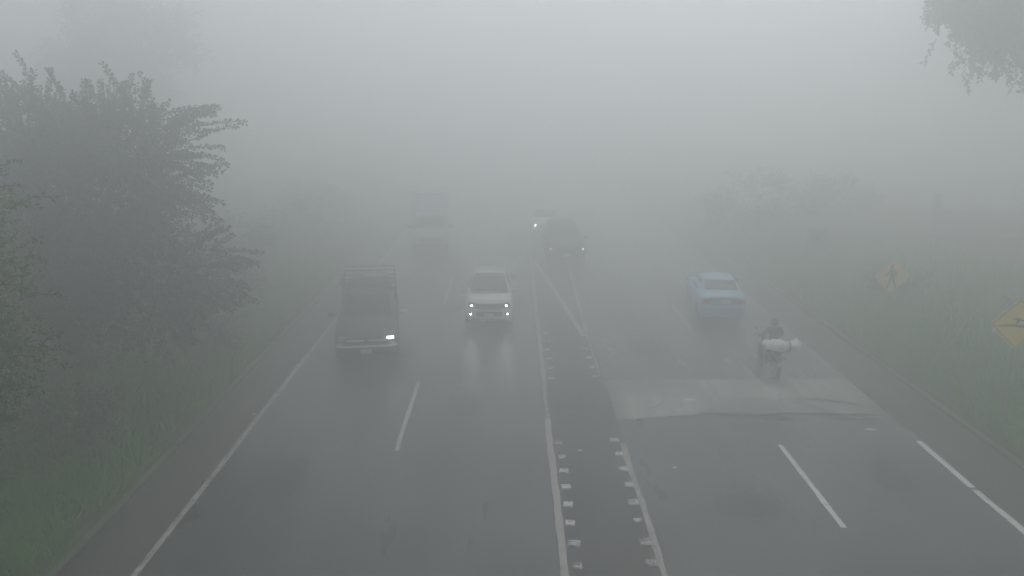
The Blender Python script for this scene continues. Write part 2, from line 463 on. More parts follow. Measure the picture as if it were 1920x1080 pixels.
for x_, a_, b_ in ((-.72, 5, 60), (-4.55, 12, 26), (7.75, 4, 17.5), (4.3, 22, 50)):
    strip_line(x_, a_, x_ + .05, b_, .022, M['patch'], z=.004, name='tar_seam', rag=.012)
# low worn ridge that continues across the dark median
ridge = slab('median_ridge', 1.0, 2.55, lambda x: 19.2, lambda x: 20.1, 0.035, M['median'], None, 9)
tag(ridge, 'low dirty asphalt ridge crossing the dark median', 'speed hump')

# ------------------------------------------------------------------ rumble studs: raised square blocks with a sunken worn middle
def stud_mesh():
    b = MB(); a, h = 0.105, 0.03
    P = lambda s, z: [(-s, -s, z), (s, -s, z), (s, s, z), (-s, s, z)]
    b.add(P(a, 0) + P(a * .86, h) + P(a * .50, h) + P(a * .44, h * .45),
          [(0, 1, 5, 4), (1, 2, 6, 5), (2, 3, 7, 6), (3, 0, 4, 7), (4, 5, 9, 8), (5, 6, 10, 9), (6, 7, 11, 10), (7, 4, 8, 11),
           (8, 9, 13, 12), (9, 10, 14, 13), (10, 11, 15, 14), (11, 8, 12, 15), (12, 13, 14, 15)])
    return b
ORD = ['nearest', 'second nearest', 'third nearest', 'fourth nearest', 'fifth nearest', 'sixth nearest', 'seventh nearest', 'eighth nearest', 'ninth nearest']
SL = [(1.13, 12.2), (1.13, 12.89), (1.11, 13.61), (1.12, 14.32), (1.13, 15.05), (1.13, 15.77), (1.13, 16.45), (1.11, 17.21)]
SR = [(2.41, 12.27), (2.41, 12.96), (2.41, 13.69), (2.41, 14.4), (2.44, 15.14), (2.41, 15.85), (2.43, 16.61), (2.42, 17.36)]
FL = [(1.14, 21.54), (1.15, 22.46), (1.16, 23.31), (1.15, 24.22), (1.17, 25.13), (1.18, 26.05), (1.17, 26.95)]
FR = [(2.42, 21.72), (2.41, 22.56), (2.40, 23.46), (2.36, 24.32)]
proto = None
for row, side, zone in ((SL, 'left', 'before'), (SR, 'right', 'before'), (FL, 'left', 'beyond'), (FR, 'right', 'beyond')):
    for i, (x, y) in enumerate(row):
        if proto is None:
            proto = o = stud_mesh().build('road_stud', M['stud'], bevel=0.006)
        else:
            o = proto.copy(); COL.objects.link(o)
        o.location = (x, y, 0.004); o.rotation_euler = (random.uniform(-.03, .03), random.uniform(-.04, .04), random.uniform(-0.2, 0.2))
        s = random.uniform(0.82, 1.08); o.scale = (s * (0.95 if zone == 'beyond' else 1), s, 1)
        first = '%s white stud in the %s median row %s the speed hump' % (ORD[i], side, zone)
        tag(o, first, 'road stud', 'white square studs along the median')

# ------------------------------------------------------------------ vehicles
def wheel(parent, x, y, r, wd, rimmat, side):
    t = MB()
    h = wd / 2
    t.lathe_x((0, 0, 0), [(-h, r * .68), (-h * 1.02, r * .9), (-h * .7, r), (h * .7, r), (h * 1.02, r * .9), (h, r * .68), (h * .6, r * .62), (-h * .6, r * .62)], 28)
    o = t.build('wheel', M['tyre'], parent, smooth=False)
    o.location = (x, y, r)
    q = MB()
    s = side
    q.lathe_x((s * h * .35, 0, 0), [(-.02, .001), (-.02, r * .66), (s * h * .3, r * .67), (s * h * .3, r * .58), (s * .02, r * .5), (s * .02, .001)], 24)
    for k in range(5):
        a = 2 * math.pi * k / 5
        q.box((s * h * .62, math.cos(a) * r * .33, math.sin(a) * r * .33), (.025, r * .52, r * .16), Matrix.Rotation(a, 3, 'X'))
    q.ell((s * h * .65, 0, 0), (.03, r * .13, r * .13), 10, 6)
    q.build('rim', rimmat, o, smooth=True)
    return o

class Body:
    """shell of a car from a few length-wise profiles; the front is at -Y"""
    def __init__(s, L, top, belt, hw, tw, zb, wheels, R_arch):
        s.L = L; s.top_ = top; s.belt_ = belt; s.hw_ = hw; s.tw_ = tw; s.zb = zb; s.wh = wheels; s.Ra = R_arch
    def _sm(s, tbl, y, k=0.09):
        return (interp(tbl, y - k) + interp(tbl, y - k / 2) + interp(tbl, y) + interp(tbl, y + k / 2) + interp(tbl, y + k)) / 5
    def top(s, y): return s._sm(s.top_, y)
    def belt(s, y): return s._sm(s.belt_, y)
    def hw(s, y): return interp(s.hw_, y)
    def tw(s, y): return s._sm(s.tw_, y)
    def bottom(s, y):
        z = s.zb
        for yc, r in s.wh:
            d = abs(y - yc)
            if d < s.Ra: z = max(z, r + math.sqrt(s.Ra ** 2 - d * d))
        return min(z, s.belt(y) - .1)
    def section(s, y):
        zb, b, t, wd, tw = s.bottom(y), s.belt(y), s.top(y), s.hw(y), s.tw(y)
        t = max(t, b + .03); tw = min(tw, wd - .02)
        mid = (s.zb + b) / 2
        zs = lambda z: max(z, zb)
        p = [(0, zb), (wd * .55, zb), (wd - .07, zb), (wd - .02, zs(s.zb + .07)), (wd, zs(mid)), (wd - .008, zs(mid + (b - mid) * .6)), (wd - .03, b - .012), (wd - .055, b + .01),
             (tw + (wd - .06 - tw) * .5, b + (t - b) * .5), (tw, t - min(.08, (t - b) * .35)), (tw - .045, t - .022), (tw - .16, t - .003), (0, t + .012)]
        return p
    def build(s, parent, m):
        ys_ = np.linspace(-s.L / 2, s.L / 2, int(s.L / .045)); rows = []
        for y in ys_:
            p = s.section(float(y))
            full = [(x, y, z) for x, z in p] + [(-x, y, z) for x, z in reversed(p[1:-1])]
            rows.append(full + [full[0]])
        b = MB(); b.grid(rows)
        n_ = len(rows[0])
        b.add(rows[0][:-1], [tuple(range(n_ - 1))]); b.add(rows[-1][:-1], [tuple(reversed(range(n_ - 1)))])
        return b.build('body', m, parent, smooth=True)
    def yfront(s, x):
        for y in np.linspace(-s.L / 2, -s.L / 2 + .5, 60):
            if s.hw(y) - .02 >= abs(x): return float(y)
        return -s.L / 2 + .5
    def yrear(s, x):
        for y in np.linspace(s.L / 2, s.L / 2 - .5, 60):
            if s.hw(y) - .02 >= abs(x): return float(y)
        return s.L / 2 - .5
    def strip(s, x0, x1, z0, z1, off, th, rear=False, n=17, arc=0.0):
        rows = []
        f = s.yrear if rear else s.yfront; sg = 1 if rear else -1
        A = []; 
        for i in range(n):
            x = x0 + (x1 - x0) * i / (n - 1); y = f(x) + sg * off
            k = arc * (1 - (2 * i / (n - 1) - 1) ** 2)
            A.append([(x, y, z0 - k), (x, y + sg * th, z0 + .01 - k), (x, y + sg * th, z1 - .01 - k), (x, y, z1 - k), (x, y - sg * .03, z1 - k), (x, y - sg * .03, z0 - k), (x, y, z0 - k)])
        m_ = MB().grid(A); m_.add(A[0][:-1], [tuple(range(6))]); m_.add(A[-1][:-1], [tuple(range(6))])
        return m_
    def side_glass(s, y0, y1, sd, lo=.05, hi=.09, slant0=0.0, slant1=0.0, n=12):
        rows = []
        for i in range(n):
            row = []
            for j in range(5):
                v = j / 4
                a = y0 + slant0 * v; c = y1 + slant1 * v
                y = a + (c - a) * i / (n - 1)
                b, t, wd, tw = s.belt(y), s.top(y), s.hw(y), min(s.tw(y), s.hw(y) - .02)
                z = (b + lo) + (t - hi - b - lo) * v
                z = max(z, b + lo)
                k = min(1, max(0, (z - b) / max(.05, (t - .06 - b))))
                x = (wd - .055) + (tw - wd + .055) * k + .008
                row.append((sd * x, y, z))
            rows.append(row)
        return MB().grid(rows)
    def top_glass(s, y0, y1, inset=.09, n=10, inset1=None):
        rows = []
        inset1 = inset if inset1 is None else inset1
        for i in range(n):
            y = y0 + (y1 - y0) * i / (n - 1); ins = inset + (inset1 - inset) * i / (n - 1)
            tw = s.tw(y) - ins; row = []
            for j in range(9):
                u = -1 + 2 * j / 8
                row.append((u * tw, y, s.top(y) + .012 * (1 - abs(u)) + .010))
            rows.append(row)
        return MB().grid(rows)

def mirror_part(parent, m, x, y, z, s=1.0):
    b = MB(); sg = 1 if x > 0 else -1
    b.ell((x, y, z), (.10 * s, .055 * s, .075 * s), 12, 8)
    o = b.build('mirror', m, parent, smooth=True)
    a = MB(); a.tube([(x - sg * .03, y + .01, z - .03), (x - sg * .15 * s, y + .03, z - .05)], .018, 6)
    a.build('mirror_arm', M['black'], o)
    g_ = MB(); g_.box((x, y + .056 * s, z), (.14 * s, .006, .10 * s)); g_.build('mirror_glass', M['glass'], o)
    return o

def lamp_part(parent, name, x, y, z, rx, rz, lensmat, bulb=None, br=.05, by=-.05, bulb_scale=1.0):
    b = MB(); b.ell((x, y, z), (rx, .05, rz), 14, 8)
    o = b.build(name, lensmat, parent, smooth=True)
    if bulb:
        c = MB(); c.ell((x, y + by, z), (br * bulb_scale, .02, br), 12, 8); c.build('bulb', bulb, o, smooth=True)
    return o

# --- white small SUV
def white_suv():
    t = empty('suv', (-0.78, 26.8 + 1.95, 0), R(0.6), 'small white SUV with roof rails and four bright front lamps lit', 'car')
    L = 3.9
    B = Body(L, [(-1.95, .80), (-1.85, .93), (-1.6, 1.0), (-1.25, 1.04), (-1.12, 1.05), (-.22, 1.54), (.02, 1.60), (.6, 1.60), (1.3, 1.50), (1.75, 1.42), (1.93, 1.0), (1.95, .9)],
             [(-1.95, .72), (-1.6, .88), (-.8, .98), (1.4, 1.02), (1.95, .95)],
             [(-1.95, .60), (-1.91, .71), (-1.84, .78), (-1.7, .82), (-1.2, .845), (1.4, .845), (1.8, .81), (1.95, .74)],
             [(-1.95, .6), (-1.7, .74), (-1.15, .75), (-.35, .60), (1.3, .60), (1.8, .62), (1.95, .66)],
             .24, [(-1.22, .31), (1.2, .31)], .37)
    B.build(t, M['white_paint'])
    u = MB(); u.box((0, 0, .34), (1.25, 3.3, .2)); u.build('underbody', M['black'], t)
    B.top_glass(-1.08, -.16, .05, inset1=.04).build('windshield', M['glass'], t, smooth=True)
    B.top_glass(.0, 1.30, .05).build('roof_panel', M['roof_grey'], t, smooth=True)
    B.top_glass(1.58, 1.88, .08).build('rear_window', M['glass'], t, smooth=True)
    for sd in (1, -1):
        B.side_glass(-.90, .28, sd, slant0=.55).build('side_window', M['glass'], t, smooth=True)
        B.side_glass(.34, 1.05, sd).build('side_window', M['glass'], t, smooth=True)
        B.side_glass(1.11, 1.55, sd, slant1=-.18).build('side_window', M['glass'], t, smooth=True)
        r = MB(); r.tube([(sd * .55, -.3, 1.50), (sd * .56, -.1, 1.61), (sd * .56, .8, 1.66), (sd * .56, 1.35, 1.62), (sd * .55, 1.5, 1.53)], .028, 8)
        r.build('roof_rail', M['white_paint'], t, smooth=True)
        mirror_part(t, M['white_paint'], sd * .95, -.92, 1.08, 1.0)
        xh = sd * .60
        lamp_part(t, 'headlight', xh, B.yfront(xh) - .015, .80, .15, .105, M['black'], M['lamp_on'], .042, -.045)
        hb = bpy.data.lights.new('headlight_beam', 'SPOT'); hb.energy = 10; hb.spot_size = R(50); hb.spot_blend = 1.0; hb.shadow_soft_size = .12; hb.color = (1.0, .93, .80)
        ho = bpy.data.objects.new('headlight_beam', hb); COL.objects.link(ho); ho.parent = t
        ho.location = (xh, B.yfront(xh) - .12, .80); ho.rotation_euler = (R(82), 0, R(180))
        xf = sd * .64
        lamp_part(t, 'fog_lamp', xf, B.yfront(xf) - .01, .49, .07, .06, M['black'], M['lamp_on'], .034, -.045)
        lt = MB(); lt.box((sd * .40, B.yfront(.4) - .03, .77), (.035, .02, .10), Matrix.Rotation(sd * .5, 3, 'Y')); lt.build('grille_trim', M['chrome'], t)
        for yc in (-1.22, 1.2):
            cl = MB(); ring = []
            for k in range(13):
                a = math.pi * k / 12
                ring.append([(sd * (B.hw(yc + math.cos(a) * .40) + .006), yc + math.cos(a) * rr, .31 + math.sin(a) * rr) for rr in (.36, .42)])
            cl.grid(ring); cl.build('wheel_arch_trim', M['black'], t)
        for yc in (-1.22, 1.2): wheel(t, sd * .74, yc, .31, .19, M['rim'], sd)
    B.strip(-.48, .48, .69, .86, .012, .015, arc=.015).build('grille', M['black'], t)
    B.strip(-.42, .42, .765, .78, .03, .010, arc=.015).build('grille_bar', M['rim_dark'], t)
    B.strip(-.50, .50, .60, .68, .02, .03, arc=.03).build('bumper_bar', M['white_paint'], t)
    B.strip(-.46, .46, .40, .56, .012, .01).build('air_intake', M['black'], t)
    B.strip(-.60, .60, .24, .33, .01, .03).build('skid_plate', M['galv'], t)
    p = MB(); p.box((0, B.yfront(0) - .05, .46), (.36, .012, .12)); p.build('number_plate', M['plate'], t)
    h = MB(); h.box((0, -1.14, 1.068), (1.30, .10, .014)); h.build('wiper_cowl', M['black'], t)
    for sd in (1, -1): lamp_part(t, 'tail_light', sd * .66, 1.90, .95, .09, .13, M['red_lens'])
    return t
white_suv()

# --- old dark pickup with one working headlight
def pickup():
    L = 5.0
    yaw = R(8)
    t = empty('pickup_truck', (-4.28 - 2.5 * math.sin(yaw), 22.7 + 2.5 * math.cos(yaw), 0), yaw,
              'old dark pickup truck with one lit headlight and a rack over its bed', 'pickup truck')
    B = Body(L, [(-2.5, .84), (-2.42, .98), (-2.1, 1.06), (-1.3, 1.13), (-1.1, 1.15), (-.55, 1.60), (-.3, 1.72), (.3, 1.74), (.62, 1.68), (.78, 1.2), (.82, 1.12), (2.45, 1.12), (2.5, 1.08)],
             [(-2.5, .80), (-2.2, .96), (-1.2, 1.04), (.8, 1.06), (2.5, 1.06)],
             [(-2.5, .72), (-2.45, .84), (-2.36, .92), (-2.1, .965), (2.3, .965), (2.5, .93)],
             [(-2.5, .70), (-2.1, .86), (-1.15, .84), (-.5, .70), (.6, .70), (.82, .88), (2.5, .88)],
             .38, [(-1.62, .37), (1.45, .37)], .45)
    # cab and bonnet only: the bed is separate
    B.build(t, M['green_paint'])
    u = MB(); u.box((0, 0, .46), (1.4, 4.3, .22)); u.build('underbody', M['black'], t)
    B.top_glass(-1.06, -.44, .07, inset1=.06).build('windshield', M['glass'], t, smooth=True)
    B.top_glass(.64, .76, .12).build('rear_window', M['glass'], t, smooth=True)
    for sd in (1, -1):
        B.side_glass(-.95, .0, sd, slant0=.5).build('side_window', M['glass'], t, smooth=True)
        B.side_glass(.06, .52, sd).build('side_window', M['glass'], t, smooth=True)
        xh = sd * .73
        hl = lamp_part(t, 'headlight', xh, B.yfront(xh) - .01, .86, .13, .075, M['lens'], None)
        if sd > 0:
            c = MB(); c.box((xh - .03, B.yfront(xh) - .055, .875), (.20, .035, .085)); c.build('bulb', M['lamp_on'], hl, bevel=.015)
            tag(hl, 'lit headlight')
        lamp_part(t, 'indicator', sd * .76, B.yfront(.76) - .02, .70, .10, .045, M['lens'])
        mirror_part(t, M['trim'] if sd > 0 else M['green_paint'], sd * 1.14, -.80, 1.17, 1.15)
        for yc in (-1.62, 1.45): wheel(t, sd * .84, yc, .37, .23, M['rim_dark'], sd)
        dr = MB(); dr.box((sd * .972, -.35, .74), (.008, 1.25, .02)); dr.build('side_moulding', M['chrome'], t)
    B.strip(-.60, .60, .70, .92, .010, .015).build('grille', M['black'], t)
    B.strip(-.58, -.06, .775, .825, .026, .02).build('grille_bar', M['trim'], t)
    B.strip(.06, .58, .775, .825, .026, .02).build('grille_bar', M['trim'], t)
    bm = B.strip(-.90, .90, .50, .66, .05, .06)
    bm.build('bumper', M['dark_metal'], t)
    B.strip(-.90, .90, .615, .665, .112, .012).build('bumper_trim', M['trim'], t)
    p = MB(); p.box((-.02, B.yfront(0) - .14, .50), (.32, .012, .13)); p.build('number_plate', M['plate'], t)
    for x in (-.35, .30):
        w_ = MB(); w_.tube([(x - .25, -1.12, 1.165), (x + .22, -1.04, 1.21)], .012, 5); w_.build('wiper', M['black'], t)
    # bed with open top
    b = MB()
    for (cx, cy, sx, sy) in ((-.90, 1.65, .06, 1.62), (.90, 1.65, .06, 1.62), (0, .87, 1.74, .05), (0, 2.44, 1.74, .05)):
        b.box((cx, cy, 1.19), (sx, sy, .14))
    b.build('bed_rail', M['green_paint'], t, bevel=.015)
    # rack
    r = MB()
    for sd in (1, -1):
        for y in (.98, 1.7, 2.38): r.tube([(sd * .88, y, 1.24), (sd * .86, y, 2.02)], .025, 7)
        r.tube([(sd * .86, -.25, 2.03), (sd * .86, 2.42, 2.03)], .025, 7)
        r.tube([(sd * .88, .98, 1.6), (sd * .88, 2.38, 1.6)], .018, 7)
    for y in (-.25, .35, .98, 1.7, 2.38): r.tube([(-.86, y, 2.03), (.86, y, 2.03)], .025, 7)
    r.build('rack', M['dark_metal'], t, smooth=True)
    for sd in (1, -1): lamp_part(t, 'tail_light', sd * .86, 2.48, .92, .07, .12, M['red_lens'])
    # the goods it carries are things of their own
    Rm = Matrix.Rotation(yaw, 3, 'Z')
    def W(p): v = Rm @ Vector(p); return (v.x + t.location.x, v.y + t.location.y, v.z)
    tp = MB(); rows = []
    for j in range(15):
        y = -.72 + 1.44 * j / 14; row = []
        for i in range(15):
            x = -.78 + 1.56 * i / 14
            e = max(abs(x) / .78, abs(y) / .72)
            row.append((x, y, .78 - .32 * max(0, e - .75) / .25 + random.uniform(-.03, .03) - .06 * e))
        rows.append(row)
    tp.grid(rows)
    o = tp.build('tarpaulin', M['dark_metal'], None, smooth=True, solid=.01)
    o.location = W((0, 1.66, 1.13)); o.rotation_euler = (0, 0, yaw)
    tag(o, 'dark tarpaulin covering the load in the bed of the old pickup truck', 'tarpaulin')
    pl = MB(); pl.box((0, 0, 0), (.95, .28, .035)); o = pl.build('plank', M['wall'], None, bevel=.004)
    o.location = W((.25, .75, 2.075)); o.rotation_euler = (0, 0, yaw + .05); tag(o, 'pale plank lying across the roof rack of the pickup truck', 'plank')
    return t
pickup()

# --- pale blue sedan seen from behind
def sedan():
    L = 4.3; yaw = R(180 - 5)
    rear = Vector((7.50, 27.3)); c = rear + Vector((math.sin(R(5)), math.cos(R(5)))) * L / 2
    t = empty('sedan', (c.x, c.y, 0), yaw, 'pale blue sedan with a whitish roof, seen from behind', 'car')
    B = Body(L, [(-2.15, .68), (-2.0, .80), (-1.2, .90), (-.95, .93), (-.25, 1.33), (.05, 1.40), (.7, 1.40), (1.0, 1.34), (1.52, 1.04), (1.62, 1.02), (2.1, 1.0), (2.15, .90)],
             [(-2.15, .62), (-1.6, .80), (-.9, .87), (1.3, .93), (2.15, .86)],
             [(-2.15, .60), (-2.1, .72), (-1.95, .80), (-1.6, .835), (1.6, .835), (2.0, .80), (2.1, .75), (2.15, .68)],
             [(-2.15, .6), (-1.6, .72), (-1.0, .72), (-.2, .57), (.9, .57), (1.55, .66), (2.15, .66)],
             .24, [(-1.32, .30), (1.25, .30)], .36)
    B.build(t, M['taxi_white'])
    u = MB(); u.box((0, 0, .33), (1.25, 3.7, .18)); u.build('underbody', M['black'], t)
    B.top_glass(-.92, -.24, .07).build('windshield', M['glass'], t, smooth=True)
    B.top_glass(1.02, 1.50, .05, inset1=.08).build('rear_window', M['glass'], t, smooth=True)
    for sd in (1, -1):
        B.side_glass(-.80, .18, sd, slant0=.48).build('side_window', M['glass'], t, smooth=True)
        B.side_glass(.24, 1.18, sd, slant1=-.30).build('side_window', M['glass'], t, smooth=True)
        mirror_part(t, M['taxi_white'], sd * .93, -.68, .97, .85)
        for yc in (-1.32, 1.25): wheel(t, sd * .735, yc, .30, .18, M['rim_dark'], sd)
        x = sd * .60
        tl = B.strip(sd * .46, sd * .73, .72, .88, .012, .02, rear=True, n=6); tl.build('tail_light', M['red_lens'], t)
        hl = B.strip(sd * .45, sd * .72, .55, .66, .012, .02, n=6); hl.build('headlight', M['lens'], t)
    # blue boot lid and bumper
    B.strip(-.45, .45, .66, .93, .006, .012, rear=True).build('boot_lid', M['blue_paint'], t)
    B.strip(-.72, .72, .28, .60, .012, .05, rear=True).build('bumper', M['blue_paint'], t)
    B.strip(-.50, .50, .955, .985, .01, .02, rear=True).build('boot_edge', M['taxi_white'], t)
    B.strip(-.60, .60, .28, .50, .012, .03).build('front_bumper', M['blue_paint'], t)
    p = MB(); p.box((-.06, B.yrear(0) + .035, .80), (.34, .012, .12)); p.build('number_plate', M['plate'], t)
    lo = lamp_part(t, 'plate_lamp', .34, B.yrear(.3) + .04, .74, .025, .025, M['chrome'])
    return t
sedan()

# --- dark SUV waiting in the median opening
def dark_suv():
    t = empty('suv', (2.62, 37.4 + 2.15, 0), R(1), 'dark boxy SUV with two small headlights beyond the median chevron', 'car')
    B = Body(4.3, [(-2.15, .86), (-2.05, 1.0), (-1.2, 1.10), (-1.0, 1.12), (-.45, 1.58), (-.2, 1.70), (1.8, 1.70), (2.05, 1.5), (2.15, 1.0)],
             [(-2.15, .78), (-1.8, .95), (2.15, 1.05)], [(-2.15, .70), (-2.1, .80), (-1.95, .90), (-1.7, .93), (2.0, .93), (2.15, .85)],
             [(-2.15, .7), (-1.7, .82), (-1.0, .82), (-.4, .70), (2.0, .70), (2.15, .75)], .30, [(-1.35, .36), (1.3, .36)], .43)
    B.build(t, M['dark_paint'])
    u = MB(); u.box((0, 0, .4), (1.4, 3.7, .2)); u.build('underbody', M['black'], t)
    B.top_glass(-.97, -.42, .06).build('windshield', M['glass'], t, smooth=True)
    B.top_glass(1.95, 2.12, .10).build('rear_window', M['glass'], t, smooth=True)
    for sd in (1, -1):
        B.side_glass(-.85, .2, sd, slant0=.42).build('side_window', M['glass'], t, smooth=True)
        B.side_glass(.27, 1.0, sd).build('side_window', M['glass'], t, smooth=True)
        B.side_glass(1.07, 1.85, sd).build('side_window', M['glass'], t, smooth=True)
        mirror_part(t, M['dark_paint'], sd * 1.04, -.80, 1.15)
        x = sd * .77
        lamp_part(t, 'headlight', x, B.yfront(x) - .01, .80, .12, .08, M['black'], M['lamp_dim'], .032, -.045)
        for yc in (-1.35, 1.3): wheel(t, sd * .81, yc, .36, .22, M['rim_dark'], sd)
        lamp_part(t, 'tail_light', sd * .80, 2.10, 1.0, .06, .16, M['red_lens'])
    B.strip(-.55, .55, .70, .90, .01, .015).build('grille', M['black'], t)
    B.strip(-.80, .80, .42, .60, .02, .04).build('bumper', M['dark_metal'], t)
    p = MB(); p.box((0, B.yfront(0) - .07, .50), (.32, .012, .12)); p.build('number_plate', M['plate'], t)
dark_suv()

# --- faint white car behind it
def white_car():
    t = empty('sedan', (2.02, 44.9 + 2.1, 0), R(0), 'faint white car with one lit headlight behind the dark SUV', 'car')
    B = Body(4.2, [(-2.1, .72), (-1.95, .88), (-1.15, .98), (-.9, 1.0), (-.25, 1.40), (.05, 1.46), (.8, 1.46), (1.1, 1.38), (1.6, 1.08), (2.05, 1.03), (2.1, .9)],
             [(-2.1, .66), (-1.6, .86), (2.1, .92)], [(-2.1, .62), (-2.04, .74), (-1.9, .82), (-1.6, .86), (1.8, .86), (2.1, .76)],
             [(-2.1, .6), (-1.6, .76), (-.95, .75), (-.2, .62), (1.0, .62), (1.6, .7), (2.1, .7)], .24, [(-1.3, .31), (1.25, .31)], .37)
    B.build(t, M['white_paint'])
    u = MB(); u.box((0, 0, .33), (1.3, 3.6, .18)); u.build('underbody', M['black'], t)
    B.top_glass(-.87, -.22, .05).build('windshield', M['glass'], t, smooth=True)
    B.top_glass(1.12, 1.56, .06).build('rear_window', M['glass'], t, smooth=True)
    for sd in (1, -1):
        B.side_glass(-.75, .2, sd, slant0=.46).build('side_window', M['glass'], t, smooth=True)
        B.side_glass(.26, 1.25, sd, slant1=-.3).build('side_window', M['glass'], t, smooth=True)
        mirror_part(t, M['white_paint'], sd * .95, -.65, 1.05, .9)
        x = sd * .63
        lamp_part(t, 'headlight', x, B.yfront(x) - .01, .76, .11, .07, M['lens'], M['lamp_on'] if sd < 0 else None, .055, -.045)
        for yc in (-1.3, 1.25): wheel(t, sd * .75, yc, .31, .19, M['rim'], sd)
        lamp_part(t, 'tail_light', sd * .68, 2.05, .85, .08, .1, M['red_lens'])
    B.strip(-.42, .42, .60, .74, .01, .015).build('grille', M['black'], t)
    B.strip(-.72, .72, .28, .42, .01, .03).build('bumper', M['black'], t)
white_car()

# --- faint box truck
def box_truck():
    yaw = R(5)
    t = empty('box_truck', (-4.35, 40.0 + 2.9, 0), yaw, 'faint pale truck with a high bluish cargo box', 'truck')
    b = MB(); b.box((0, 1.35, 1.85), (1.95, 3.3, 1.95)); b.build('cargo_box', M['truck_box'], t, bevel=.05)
    e = MB(); e.box((0, 1.35, 2.84), (1.99, 3.34, .05)); e.build('roof_trim', M['galv'], t)
    c = Body(5.8, [(-2.9, .90), (-2.8, 1.06), (-2.3, 1.14), (-2.1, 1.2), (-1.75, 1.75), (-1.55, 1.86), (-.5, 1.88), (-.42, 1.0), (-.35, .72), (2.85, .72), (2.9, .7)],
             [(-2.9, .80), (-2.5, 1.02), (-.5, 1.10), (-.4, .66), (2.9, .66)], [(-2.9, .74), (-2.84, .84), (-2.7, .90), (-.5, .92), (-.4, .42), (2.9, .42)],
             [(-2.9, .74), (-2.2, .80), (-1.7, .72), (-.5, .72), (-.4, .36), (2.9, .36)], .38, [(-2.05, .36)], .43)
    c.build(t, M['galv_pale'])
    c.top_glass(-2.07, -1.68, .05).build('windshield', M['glass'], t, smooth=True)
    for sd in (1, -1):
        c.side_glass(-1.95, -.75, sd, slant0=.32).build('side_window', M['glass'], t, smooth=True)
        mirror_part(t, M['black'], sd * 1.08, -2.0, 1.35, 1.3)
        lamp_part(t, 'headlight', sd * .70, c.yfront(.7) - .01, .74, .12, .08, M['lens'])
        wheel(t, sd * .80, -2.05, .36, .2, M['rim_dark'], sd); wheel(t, sd * .78, 1.7, .36, .34, M['rim_dark'], sd)
    c.strip(-.55, .55, .62, .84, .01, .015).build('grille', M['black'], t)
    c.strip(-.86, .86, .40, .56, .02, .05).build('bumper', M['dark_metal'], t)
box_truck()

